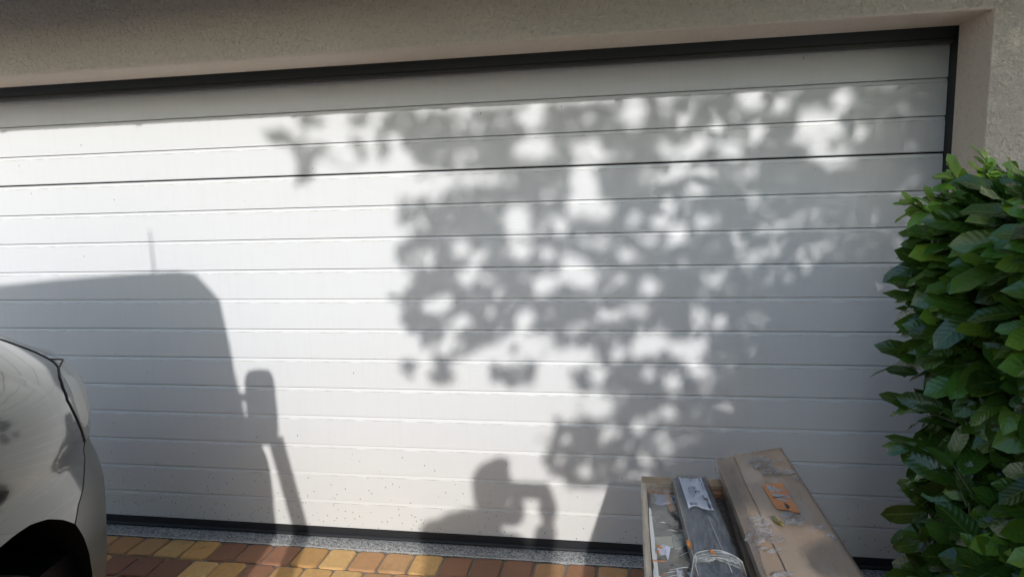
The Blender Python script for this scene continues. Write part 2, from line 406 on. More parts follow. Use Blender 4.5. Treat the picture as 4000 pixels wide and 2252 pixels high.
M['tyre'] = simple_noise('tyre', (.022,.022,.024), (.035,.034,.032), .85, 60)
M['rim'] = mat('rim', (.45,.46,.47), .35, .9)
M['glassdark'] = mat('tinted_glass', (.015,.02,.02), .04, 0, Specular_IOR_Level=.7)
M['pale_reflection'] = mat('reflector', (.97,.96,.88), .3, 0)  # near-white base paints in the lamp's bright reflection of the lit door
M['housing'] = mat('lamp_housing', (.80,.80,.76), .3, 0)
def lens_mat():
    m = bpy.data.materials.new('lamp_lens'); m.use_nodes = True; nt = m.node_tree; nt.nodes.clear()
    out = nt.nodes.new('ShaderNodeOutputMaterial'); tr = nt.nodes.new('ShaderNodeBsdfTransparent'); gl = nt.nodes.new('ShaderNodeBsdfGlossy')
    df = nt.nodes.new('ShaderNodeBsdfDiffuse'); df.inputs[0].default_value = (.95,.93,.86,1); gl.inputs['Roughness'].default_value = .04  # cream diffuse share brightens the lens in place of a reflection
    tr.inputs[0].default_value = (.97,.975,.96,1)
    lw = nt.nodes.new('ShaderNodeLayerWeight'); lw.inputs[0].default_value = .5
    m1 = nt.nodes.new('ShaderNodeMixShader'); m1.inputs[0].default_value = .32; m2 = nt.nodes.new('ShaderNodeMixShader')
    nt.links.new(tr.outputs[0], m1.inputs[1]); nt.links.new(df.outputs[0], m1.inputs[2]); 
    pw = nt.nodes.new('ShaderNodeMath'); pw.operation = 'POWER'; pw.inputs[1].default_value = 3.2; nt.links.new(lw.outputs['Facing'], pw.inputs[0])
    ml = nt.nodes.new('ShaderNodeMath'); ml.operation = 'MULTIPLY_ADD'; ml.inputs[1].default_value = .7; ml.inputs[2].default_value = .05; nt.links.new(pw.outputs[0], ml.inputs[0]); nt.links.new(ml.outputs[0], m2.inputs[0])
    nt.links.new(m1.outputs[0], m2.inputs[1]); nt.links.new(gl.outputs[0], m2.inputs[2]); nt.links.new(m2.outputs[0], out.inputs[0]); return m
M['lens'] = lens_mat()
def poly(pts):
    P = np.array(pts, float); s = np.r_[0, np.cumsum(np.hypot(*np.diff(P, axis=0).T))]; s /= s[-1]
    return lambda t: np.array([np.interp(t, s, P[:,0]), np.interp(t, s, P[:,1])])
def coons(bot, top, left, right, nu, nv, off=0.0, side=1):
    b_, t_, l_, r_ = poly(bot), poly(top), poly(left), poly(right); G = []
    for i in range(nu+1):
        u = i/nu; row_ = []
        for j in range(nv+1):
            v = j/nv
            p = (1-v)*b_(u)+v*t_(u)+(1-u)*l_(v)+u*r_(v)-((1-u)*(1-v)*b_(0)+u*(1-v)*b_(1)+(1-u)*v*t_(0)+u*v*t_(1))
            q = S(p[0], p[1], off(u, v) if callable(off) else off)
            if side < 0:
                rel = q - VO; q = vw(-rel.dot(VA), -rel.dot(VB), q.z)
            row_.append(q)
        G.append(row_)
    return G
zgap = [(0,.95),(.2,.985),(.36,1.012),(.41,1.046),(.474,1.082),(.528,1.118),(.62,1.14),(.78,1.16),(1.0,1.19),(1.3,1.22),(1.45,1.225)]
def zg(d): return float(np.interp(d, [p[0] for p in zgap], [p[1] for p in zgap]))
lamp_rear = [(.565,.812),(.60,.842),(.635,.885),(.66,.93),(.672,.965),(.648,.992),(.594,1.010),(.53,1.016),(.505,1.016)]
seam = [(.565,.812),(.57,.77),(.63,.746),(.684,.722),(.738,.704),(.78,.674)]
archF = [(.69,.22),(.688,.40),(.69,.488),(.708,.554),(.738,.614),(.78,.674)]
archT = [(.78,.674),(.828,.71),(.882,.74),(.942,.758),(1.0,.762),(1.08,.757),(1.2,.73),(1.3,.665),(1.38,.56),(1.43,.42),(1.44,.22)]
TOPD = [(.505,1.016),(.465,1.026),(.445,1.045),(.452,1.065),(.474,1.082),(.528,1.118),(.62,1.14),(.78,1.16)]
for side in (1, -1):
    b = MB()
    b.grid(coons(seam, TOPD, lamp_rear, [(.78,.674),(.78,.9),(.78,1.16)], 40, 40, 0, side))
    b.grid(coons(archT, [(.78,1.16),(1.0,1.19),(1.3,1.22),(1.44,1.225)], [(.78,.674),(.78,.9),(.78,1.16)], [(1.44,.22),(1.44,.7),(1.44,1.225)], 50, 30, 0, side))
    if side < 0: b.f = [f[::-1] for f in b.f]
    o = b.build('wing', M['paint'], van, smooth=True)
    b = MB()
    b.grid(coons([(0,.22),(.3,.22),(.69,.22)], [(0,.70),(.2,.755),(.4,.80)]+seam, [(0,.22),(0,.70)], archF, 50, 30, 0.0, side))
    o = b.build('bumper', M['bumper'], van, smooth=True)
    # headlight: housing, reflector and milky lens, the bright reflection painted in cream
    lb = [(.10,.76),(.3,.79),(.565,.812)]; lt = [(.10,.94),(.3,.99),(.505,1.016)]; ll = [(.10,.76),(.10,.94)]
    hl = MB(); hl.grid(coons(lb, lt, ll, lamp_rear, 30, 24, -.024, side)); h = hl.build('headlight', M['housing'], van, smooth=True)
    b = MB(); b.grid(coons([(.2,.81),(.36,.83),(.545,.845)], [(.2,.91),(.36,.955),(.47,.985)], [(.2,.81),(.2,.91)], [(.545,.845),(.60,.90),(.61,.955),(.47,.985)], 20, 16, lambda u, v: -.006-.014*v, side)); b.build('reflector', M['pale_reflection'], h, smooth=True)
    b = MB(); b.grid(coons(lb, lt, ll, lamp_rear, 30, 24, .001, side)); b.build('lens', M['lens'], h, smooth=True)
    # shut lines
    b = MB()
    for ln, rr in ((lamp_rear, .0040), (seam[:], .0020), (TOPD+[(1.0,1.19),(1.3,1.22)], .0032), ([(.505,1.017),(.43,1.008),(.3,.992),(.1,.942)], .003)):
        pf = poly(ln); pts = []
        for i in range(50):
            d_, z_ = pf(i/49); q = S(d_, z_, -.0005)
            if side < 0: rel = q-VO; q = vw(-rel.dot(VA), -rel.dot(VB), q.z)
            pts.append(q)
        b.tube(pts, rr, 6)
    b.build('shut_line', M['gap'], van, smooth=True)
# bonnet: from the shut line over the top
G = []
for i in range(34):
    d = .02 + (1.25-.02)*i/33; z0 = zg(d)+.002; row_ = []
    half = []
    for j in range(14):
        z = z0 + (1.135*kd(d)-.0 - z0)*(j/13)**.8 if d > .36 else z0 + .02*j/13
        half.append(S(d, z, .0015))
    e = half[-1]; rel = e-VO; be = rel.dot(VB); de = -rel.dot(VA)
    for j in range(1, 12):
        t = j/12; half.append(vw(de + (d-de)*t, be*(1-t), e.z + .055*math.sin(t*math.pi/2)))
    full = half + [None]
    c = vw(d, 0, e.z+.055); mir = []
    for q in half[::-1]:
        rl = q-VO; mir.append(vw(-rl.dot(VA), -rl.dot(VB), q.z))
    G.append(half+[c]+mir)
b = MB(); b.grid(G); o = b.build('bonnet', M['paint'], van, smooth=True)
# body shell behind the front wheels (cabin, roof, sides, rear)
def sec(d, W0, roof, top):     # cross-section (b, z) list bottom -> roof centre
    return [(W0-.03,.25),(W0-.005,.45),(W0,.7),(W0-.025,1.0),(W0-.085,1.2),(W0-.12,1.42),(W0-.14,1.70),(W0-.17,1.93),(W0-.215,2.06),(W0-.27,2.125),(W0-.36,2.145),(.3,2.152),(0,2.155)]
def sect_pts(d, topz=9):
    p = [(b_, min(z_, topz)) for b_, z_ in sec(d, VW, 0, 0)]
    return p
b = MB(); rows = []
for d in [1.44, 1.6, 1.7, 2.2, 2.45, 3, 3.6, 4.2, 4.6, 4.72]:
    sh = 1 if d < 4.7 else .97
    tz = np.interp(d, [1.44, 1.66], [1.95, 9]) if d < 1.66 else 9
    h_ = [vw(d, b_*sh, min(z_, tz)) for b_, z_ in sec(d, VW, 0, 0)]
    rows.append(h_ + [vw(d, -(-(q-VO).dot(VA))*0 - (q-VO).dot(VB), q.z) for q in h_[::-1][1:]])
b.grid(rows); n = len(b.v); b.f.append(tuple(range(n-len(rows[0]), n)))
b.build('body', M['paint'], van, smooth=True)
b = MB(); b.grid([[vw(.92+ .74*t, s*(VW-.25-.06*t), 1.20+.93*t) for s in (-1,-.6,-.2,.2,.6,1)] for t in (0,.25,.5,.75,1)])
for s in (1, -1):
    b.add([vw(.92, s*(VW-.25), 1.2), vw(1.44, s*(VW-.09), 1.2), vw(1.62, s*(VW-.2), 2.0), vw(1.66, s*(VW-.31), 2.13)], [(0,1,2,3)])
b.build('windscreen', M['glassdark'], van)
for s in (1, -1):
    b = MB(); b.add([vw(1.50, s*(VW-.062), 1.22), vw(2.45, s*(VW-.062), 1.22), vw(2.45, s*(VW-.15), 1.86), vw(1.75, s*(VW-.15), 1.86)], [(0,1,2,3)]); b.build('side_window', M['glassdark'], van)
    b = MB(); b.tube([vw(.9, s*(VW-.25), 1.19), vw(1.3, s*(VW-.27), 1.68), vw(1.66, s*(VW-.31), 2.12)], .03, 8); b.build('pillar', M['paint'], van, smooth=True)
# wheel arch liners + wheels
def wheel(d, s):
    wroot = MB(); c = vw(d, s*(VW-.15), .335)
    ax = VB*s; prof_ = [(.20,-.10),(.27,-.105),(.315,-.095),(.332,-.07),(.335,-.03),(.335,.03),(.332,.07),(.315,.095),(.27,.105),(.215,.10),(.205,.06),(.205,-.06)]
    rr = []
    for i in range(41):
        a = 2*math.pi*i/40; rd = VA*math.cos(a)+Vector((0,0,1))*math.sin(a); rr.append([c+rd*r_+ax*x_ for r_, x_ in prof_+prof_[:1]])
    W = bpy.data.objects.new('wheel', None); COL.objects.link(W); W.parent = van
    wroot.grid(rr); wroot.build('tyre', M['tyre'], W, smooth=True)
    b = MB(); rr = []
    for i in range(41):
        a = 2*math.pi*i/40; rd = VA*math.cos(a)+Vector((0,0,1))*math.sin(a); k = 1 if (i//4) % 2 else .0
        rr.append([c+rd*r_+ax*(x_-(.02*k if .06 < r_ < .17 else 0)) for r_, x_ in ((.02,.06),(.06,.065),(.07,.055),(.16,.05),(.19,.075),(.206,.08),(.206,-.05))])
    b.grid(rr); b.build('rim', M['rim'], W, smooth=True)
for s in (1, -1): wheel(1.09, s); wheel(3.95, s)
LN = poly([(.66,.15),(.662,.40),(.668,.495),(.688,.562),(.722,.628),(.768,.692),(.818,.728),(.875,.758),(.94,.776),(1.0,.780),(1.08,.775),(1.21,.748),(1.315,.68),(1.40,.57),(1.455,.42),(1.465,.15)])
for s in (1, -1):
    b = MB(); rr = []
    for i in range(61):
        dd_, zz_ = LN(i/60); q = S(dd_, zz_, -.004); rel = q-VO; bb_ = rel.dot(VB)
        rr.append([vw(dd_, s*(VW-.42), zz_), vw(-rel.dot(VA), s*bb_, zz_)])
    b.grid(rr)
    b.f.append(tuple(range(0, 122, 2))); b.build('arch_liner', M['gap'], van)
b = MB(); b.obox(vw(4.5, -.8, .2), VA*4.0*0+VA*3.9, VB*1.6, (0,0,.35)); b.build('floor_pan', M['gap'], van)
# mirrors and aerial
for s in (1, -1):
    md, mb_ = 1.30, VW-.025+.0
    c = vw(md, s*(mb_), 1.385); b = MB(); rr = []
    for i in range(9):
        t = -1+2*i/8; sc = math.sqrt(max(1-abs(t)**4*.8, .0))
        row_ = []
        for k in range(16):
            a = 2*math.pi*k/16; cx = math.copysign(abs(math.cos(a))**.45, math.cos(a)); cy = math.copysign(abs(math.sin(a))**.45, math.sin(a))
            row_.append(c+VB*(.072*cx*sc+ .012*cy*0)+Vector((0,0,.163*cy*sc))+VA*(.05*t))
        rr.append(row_+row_[:1])
    b.grid(rr); n = len(b.v); b.f.append(tuple(range(17))); b.f.append(tuple(range(n-17, n)))
    mr = b.build('wing_mirror', M['paint'], van, smooth=True)
    b = MB(); b.tube([vw(md+.02, s*(VW-.14), 1.31), vw(md, s*(mb_-.04), 1.33)], .022, 8); b.build('mirror_arm', M['blackplastic'], mr, smooth=True)
    b = MB(); b.tube([vw(md+.02, s*(VW-.15), 1.45), vw(md, s*(mb_-.04), 1.43)], .018, 8); b.build('mirror_arm', M['blackplastic'], mr, smooth=True)
b = MB(); b.tube([vw(1.70, .46, 2.14), vw(1.72, .46, 2.25), vw(1.73, .46, 2.385)], [.007,.005,.004], 6); b.build('aerial', M['blackplastic'], van, smooth=True)
b = MB(); b.obox(vw(.62, -.3, 0), VA*.0+VA*.001, VB*.001, (0,0,.001)) if False else None
b = MB()
for s in (1, -1): b.grid(coons([(0,.72),(.09,.745)], [(0,.91),(.09,.905)], [(0,.72),(0,.91)], [(.09,.745),(.09,.905)], 14, 6, -.012, s))
b.build('grille', M['blackplastic'], van)

M['wood'] = None
def wood(name, c0, c1, scale=(1,1,1), rough=.7):
    m = mat(name, c0, rough); v = coords(m, scale); n = noise(m, v, 40, 5, .6, 1.5); n2 = noise(m, coords(m), 30, 3)
    c = mix(m, ramp(m, n, [(.35,(0,0,0)), (.62,(1,1,1))]), c0, c1); c = mix(m, ramp(m, n2, [(.62,(0,0,0)), (.8,(.6,)*3)]), c, tuple(x*.55 for x in c0))
    setc(m, c); setn(m, bump(m, n, .3, .002)); return m
M['pineX'] = wood('pine_cross', (.56,.42,.27), (.42,.29,.17), (.12,1.2,3))
M['pineY'] = wood('pine_long', (.55,.44,.32), (.36,.27,.19), (2,.10,3))
M['pineZ'] = wood('pine_tall', (.42,.31,.2), (.3,.2,.13), (2,2,.1))

# unseen leaning timber, added to cast the thin shadow beside the van's
b = MB(); p0, p1 = Vector((-1.015,-1.60,0)), Vector((-1.240,-1.70,1.25))
ax = (p1-p0).normalized(); sd = Vector((1,.12,0)); sd = (sd-ax*sd.dot(ax)).normalized(); tk = ax.cross(sd)
b.obox(p0-sd*.035-tk*.012, ax*(p1-p0).length, sd*.07, tk*.024)
tag(b.build('shadow_plank', M['pineZ'], bevel=.002), 'unseen narrow timber added to cast a leaning strip of shadow on the garage door', 'shadow_plank')

# ------------------------------------------------------------------ leaf helper
def leaf_pts(L_, W_, fold, curl, twist, nseg=6, wav=0.0):
    """returns local verts (x across, y along, z up) and faces, uvs; obovate laurel leaf"""
    V, F, U = [], [], []
    for i in range(nseg+1):
        t = i/nseg
        wdt = W_*(math.sin(math.pi*min(t,.999)**.85)**.45)*(.66+.38*t) if 0 < i < nseg else .0008
        if i == nseg: wdt = .001
        y = L_*t; z0 = -curl*L_*t*t
        for j in (-2,-1,0,1,2):
            x = wdt*.5*j/2; z = z0 + fold*abs(x) - (fold*.5*abs(x)*abs(j)/2) + wav*math.sin(t*14+j)*wdt*.06*abs(j)
            a = twist*t; V.append((x*math.cos(a)-z*math.sin(a)*.0, y, z + x*math.sin(a))); U.append((.5+j/4*.98, t))
    for i in range(nseg):
        for j in range(4): a = i*5+j; F.append((a, a+1, a+6, a+5))
    return V, F, U
def leaf_mat(name, c0, c1, vein, trans, rough=.28):
    m = mat(name, c0, rough, Coat_Weight=.55, Coat_Roughness=.16); b = m.node_tree.nodes['Principled BSDF']
    a = N(m, 'ShaderNodeVertexColor'); a.layer_name = 'Col'; uv = N(m, 'ShaderNodeUVMap'); uv.uv_map = 'UVMap'
    s = N(m, 'ShaderNodeSeparateXYZ'); LK(m, uv.outputs[0], s.inputs[0])
    xx = math_(m, 'ABSOLUTE', math_(m, 'SUBTRACT', s.outputs[0], .5))
    mid = math_(m, 'LESS_THAN', xx, .028)
    vv_ = math_(m, 'SINE', math_(m, 'MULTIPLY', math_(m, 'SUBTRACT', s.outputs[1], math_(m, 'MULTIPLY', xx, .35)), 62))
    side = math_(m, 'MULTIPLY', ramp(m, vv_, [(.80,(0,)*3), (1,(1,)*3)]), .22)
    n = noise(m, coords(m), 60, 4)
    c = mix(m, math_(m, 'MULTIPLY', n, .5), a.outputs[0], mix(m, .5, a.outputs[0], c1))
    c = mix(m, math_(m, 'ADD', math_(m, 'MULTIPLY', mid, .65), side, True), c, vein)
    setc(m, c)
    hgt = math_(m, 'ADD', math_(m, 'MULTIPLY', vv_, -.5), math_(m, 'MULTIPLY', n, .8))
    setn(m, bump(m, hgt, .35, .0018))
    # thin leaf: some light comes through
    nt = m.node_tree; out = nt.nodes['Material Output']; tl = nt.nodes.new('ShaderNodeBsdfTranslucent'); ms = nt.nodes.new('ShaderNodeMixShader'); ms.inputs[0].default_value = trans
    tc = mix(m, .5, a.outputs[0], (.25,.42,.03), 'MIX'); nt.links.new(tc, tl.inputs[0])
    nt.links.new(b.outputs[0], ms.inputs[1]); nt.links.new(tl.outputs[0], ms.inputs[2]); nt.links.new(ms.outputs[0], out.inputs[0]); return m
M['leaf'] = leaf_mat('laurel_leaf', (.035,.085,.02), (.04,.075,.014), (.20,.27,.07), .10, .24)
M['young'] = leaf_mat('young_laurel_leaf', (.13,.30,.03), (.08,.2,.02), (.30,.45,.12), .22, .32)
M['treeleaf'] = leaf_mat('tree_leaf', (.06,.13,.025), (.03,.08,.02), (.12,.2,.05), .08, .4)
M['bark'] = simple_noise('bark', (.10,.075,.05), (.05,.038,.028), .9, 30, .8, .01)
M['twig'] = simple_noise('green_twig', (.12,.17,.05), (.09,.10,.04), .7, 30)
class Leaves:
    def __init__(s): s.v=[]; s.f=[]; s.u=[]; s.c=[]
    def add(s, pos, dirv, up, L_, W_, col, fold=.5, curl=.15, twist=0, nseg=6, wav=.5):
        V, F, U = leaf_pts(L_, W_, fold, curl, twist, nseg, wav)
        y = dirv.normalized(); x = y.cross(up); x = x.normalized() if x.length > 1e-4 else y.orthogonal().normalized(); z = x.cross(y)
        n = len(s.v)
        s.v += [tuple(pos + x*a + y*b_ + z*c_) for a, b_, c_ in V]; s.f += [tuple(i+n for i in f) for f in F]; s.u += U; s.c += [col]*len(V)
    def build(s, name, mt, parent): return mesh(name, s.v, s.f, mt, parent, True, s.c, s.u)

# ------------------------------------------------------------------ laurel hedge
hedge = empty('laurel_hedge', (1.1,-2.4,0), 'dense dark green laurel hedge with bright young leaves at the right', 'hedge')
R = random.Random(21)
def hface(y, z):      # x of the hedge's left face
    return .752 + .055*math.sin(z*5.1+y*2.3) + .035*math.sin(z*11+1.3*y) + .05*mnoise.noise(Vector((y*3, z*3, 1.7))) + .06*max(0, .35-z) + .035*min(1, max(0, (1.15-z)*3)) + .22*max(0, z-1.22)
def htop(x, y): return (1.385 if y > -1.8 else 1.49) + .05*mnoise.noise(Vector((x*4, y*4, 5)))
YE_ = -.80        # hedge end towards the door
old, young, tw = Leaves(), Leaves(), MB()
def gcol(base, sp):
    f = R.uniform(1-sp, 1+sp); return (base[0]*f*R.uniform(.85,1.2), base[1]*f, base[2]*f*R.uniform(.8,1.2))
def rv_(s=1.0): return Vector((R.gauss(0,s), R.gauss(0,s), R.gauss(0,s)))
def sprig(p, out, yng, n, sc=1.0):
    # a shoot: short stem with alternate leaves
    ln = R.uniform(.05,.10)*sc; d = (out + rv_(.28) + Vector((0,0,.25 if yng else .1))).normalized()
    q0 = p - d*.05; tw.tube([q0, p+d*ln*.5, p+d*ln], [.0032,.0026,.0016], 5)
    for i in range(n):
        t = (i+.5)/n; a = i*2.4+R.uniform(-.4,.4)
        o1 = d.orthogonal().normalized(); o2 = d.cross(o1); rad = o1*math.cos(a)+o2*math.sin(a)
        ld = (rad*.75 + d*(.35 + .6*t) + Vector((-.35,-.15,-.15 if not yng else .05)) + rv_(.15)).normalized()
        L_ = R.choice((R.uniform(.055,.09), R.uniform(.09,.13), R.uniform(.11,.155)))*sc*(1-.3*t*(1 if yng else .4)); W_ = L_*R.uniform(.44,.58)
        up = (out*.25 - L*.75 + Vector((0,0,.45)) + rv_(.28)).normalized()
        tgt = young if yng else old
        col = gcol((.27,.46,.045), .3) if yng else gcol((.075,.165,.022), .6)
        tgt.add(p + d*ln*t*.95, ld, up, L_, W_, col, R.uniform(.2,.7), R.uniform(.02,.35), R.uniform(-.5,.5), 7)
# dense region seen by the camera: left face, end face, top
def visible(y): return y > -1.75
for k in range(1150):
    y = R.uniform(-1.75, YE_+.02); z = R.uniform(.0, 1.40); 
    dep = R.random()**1.6*.20; x = hface(y, z)+dep+.045
    # round the vertical end corner
    if y > YE_-.08: x += (y-(YE_-.08))*.9
    if z > 1.34: x += (z-1.34)*.7
    sprig(Vector((x, y, z)), Vector((-1, .25+.4*(y > YE_-.1), .15)), R.random() < .22 and dep < .10, R.choice((4,5,6)))
for k in range(520):   # end face
    x = R.uniform(.765, 1.3); z = R.uniform(0, 1.38); sprig(Vector((x, YE_+.01-R.random()**1.5*.15, z)), Vector((-.2,1,.15)), R.random() < .08, 5)
for k in range(620):   # top
    x = R.uniform(.74, 1.35); y = R.uniform(-1.8, YE_); sprig(Vector((x, y, htop(x, y)-.04-R.random()**2*.1)), Vector((-.15,.05,1)), R.random() < .35, 5)
for k in range(26):    # taller shoots standing out of the top, near the end
    x = R.uniform(.80, 1.15); y = R.uniform(-1.2, YE_+.02); sprig(Vector((x, y, htop(x, y)-.01)), Vector((R.uniform(-.4,.2), .1, 1)), R.random() < .8, 5, R.uniform(.75,1.0))
for (x, y, z, sc, yg) in ((.700,-.82,1.385,.60,True),(.725,-.83,1.375,.6,True),(.765,-.84,1.44,.62,True),(.80,-.86,1.46,.62,True),(.86,-.88,1.45,.6,True),(.72,-.82,1.30,.6,False),(.72,-.83,1.17,.6,False),(.73,-.85,.56,.55,False)):
    sprig(Vector((x, y, z)), Vector((-.6,.1,.6)), yg, 6, sc)
# the single long leaf that hangs out to the left, and a few more outliers
for (p, d, L_, col) in ((Vector((.712,-.80,1.274)), Vector((-.095,.0,-.050)), .112, (.045,.10,.025)), (Vector((.712,-.84,1.262)), Vector((.10,-.05,.060)), .14, (.05,.13,.03)),
                        (Vector((.700,-.82,.995)), Vector((-.9,0,.12)), .075, (.03,.07,.022)), (Vector((.705,-.82,.815)), Vector((-.85,0,-.35)), .075, (.06,.17,.035)), (Vector((.70,-.82,1.12)), Vector((-.9,.1,-.25)), .05, (.035,.07,.025)), (Vector((.685,-.82,.585)), Vector((-.5,0,-.8)), .05, (.05,.13,.03))):
    old.add(p, d, Vector((-.35,-.75,.6)), L_, L_*.40, col, .35, .08, .1, 9)
# coarser rear part of the hedge (casts the shade on the right of the door)
for k in range(1500):
    y = R.uniform(-4.6, -1.7); fc = R.random()
    if fc < .55: p = Vector((hface(y, 1)+.02+R.random()*.15, y, R.uniform(.05, 1.5))); o_ = Vector((-1,0,.2))
    elif fc < .85: x = R.uniform(.75,1.4); p = Vector((x, y, htop(x, y)-R.random()*.1)); o_ = Vector((0,0,1))
    else: p = Vector((1.4-R.random()*.12, y, R.uniform(.1,1.5))); o_ = Vector((1,0,.2))
    sprig(p, o_, R.random() < .15, 4, 1.25)
old.build('foliage', M['leaf'], hedge); young.build('young_foliage', M['young'], hedge)
tw.build('shoot', M['twig'], hedge, smooth=True)['kind'] = 'stuff'
b = MB()
for k in range(46):
    y = -.98-k*.078; x = R.uniform(.95,1.2); pts = [Vector((x, y, 0))]
    for q in range(1, 6): pts.append(pts[-1]+Vector((R.uniform(-.06,.05), R.uniform(-.05,.05), .25)))
    b.tube(pts, [.016,.014,.012,.01,.008,.005], 6)
b.build('stems', M['bark'], hedge, smooth=True)['kind'] = 'stuff'
# near-black solid standing in for inner leaves: stops light, its colour deepens the shade
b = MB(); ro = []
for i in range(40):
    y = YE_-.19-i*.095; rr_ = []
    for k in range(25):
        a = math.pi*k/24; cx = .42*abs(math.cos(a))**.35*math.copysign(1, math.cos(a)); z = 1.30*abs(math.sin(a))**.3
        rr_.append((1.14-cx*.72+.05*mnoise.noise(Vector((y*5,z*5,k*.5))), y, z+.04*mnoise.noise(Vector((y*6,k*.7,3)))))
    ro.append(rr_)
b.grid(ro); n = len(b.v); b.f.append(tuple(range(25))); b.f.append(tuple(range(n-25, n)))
M['core'] = simple_noise('dark_hedge_core', (.012,.02,.008), (.006,.01,.004), .95, 30)
b.build('dark_core', M['core'], hedge)
# dry leaf stuck in the hedge: the brown one
dl = Leaves(); dl.add(Vector((.790,-1.18,1.13)), Vector((-.5,.2,-.25)), Vector((-.5,-.6,.5)), .075, .045, (.20,.085,.05), .3, .3, .4, 7)
dl.add(Vector((.80,-1.02,1.40)), Vector((-.05,0,-1)), Vector((-.6,-.6,.2)), .07, .015, (.42,.22,.17), .3, .2, .6, 7)
M['dryleaf'] = leaf_mat('dry_leaf', (.2,.09,.05), (.14,.07,.04), (.25,.13,.07), .05, .6)
dl.build('withered_leaves', M['dryleaf'], hedge)

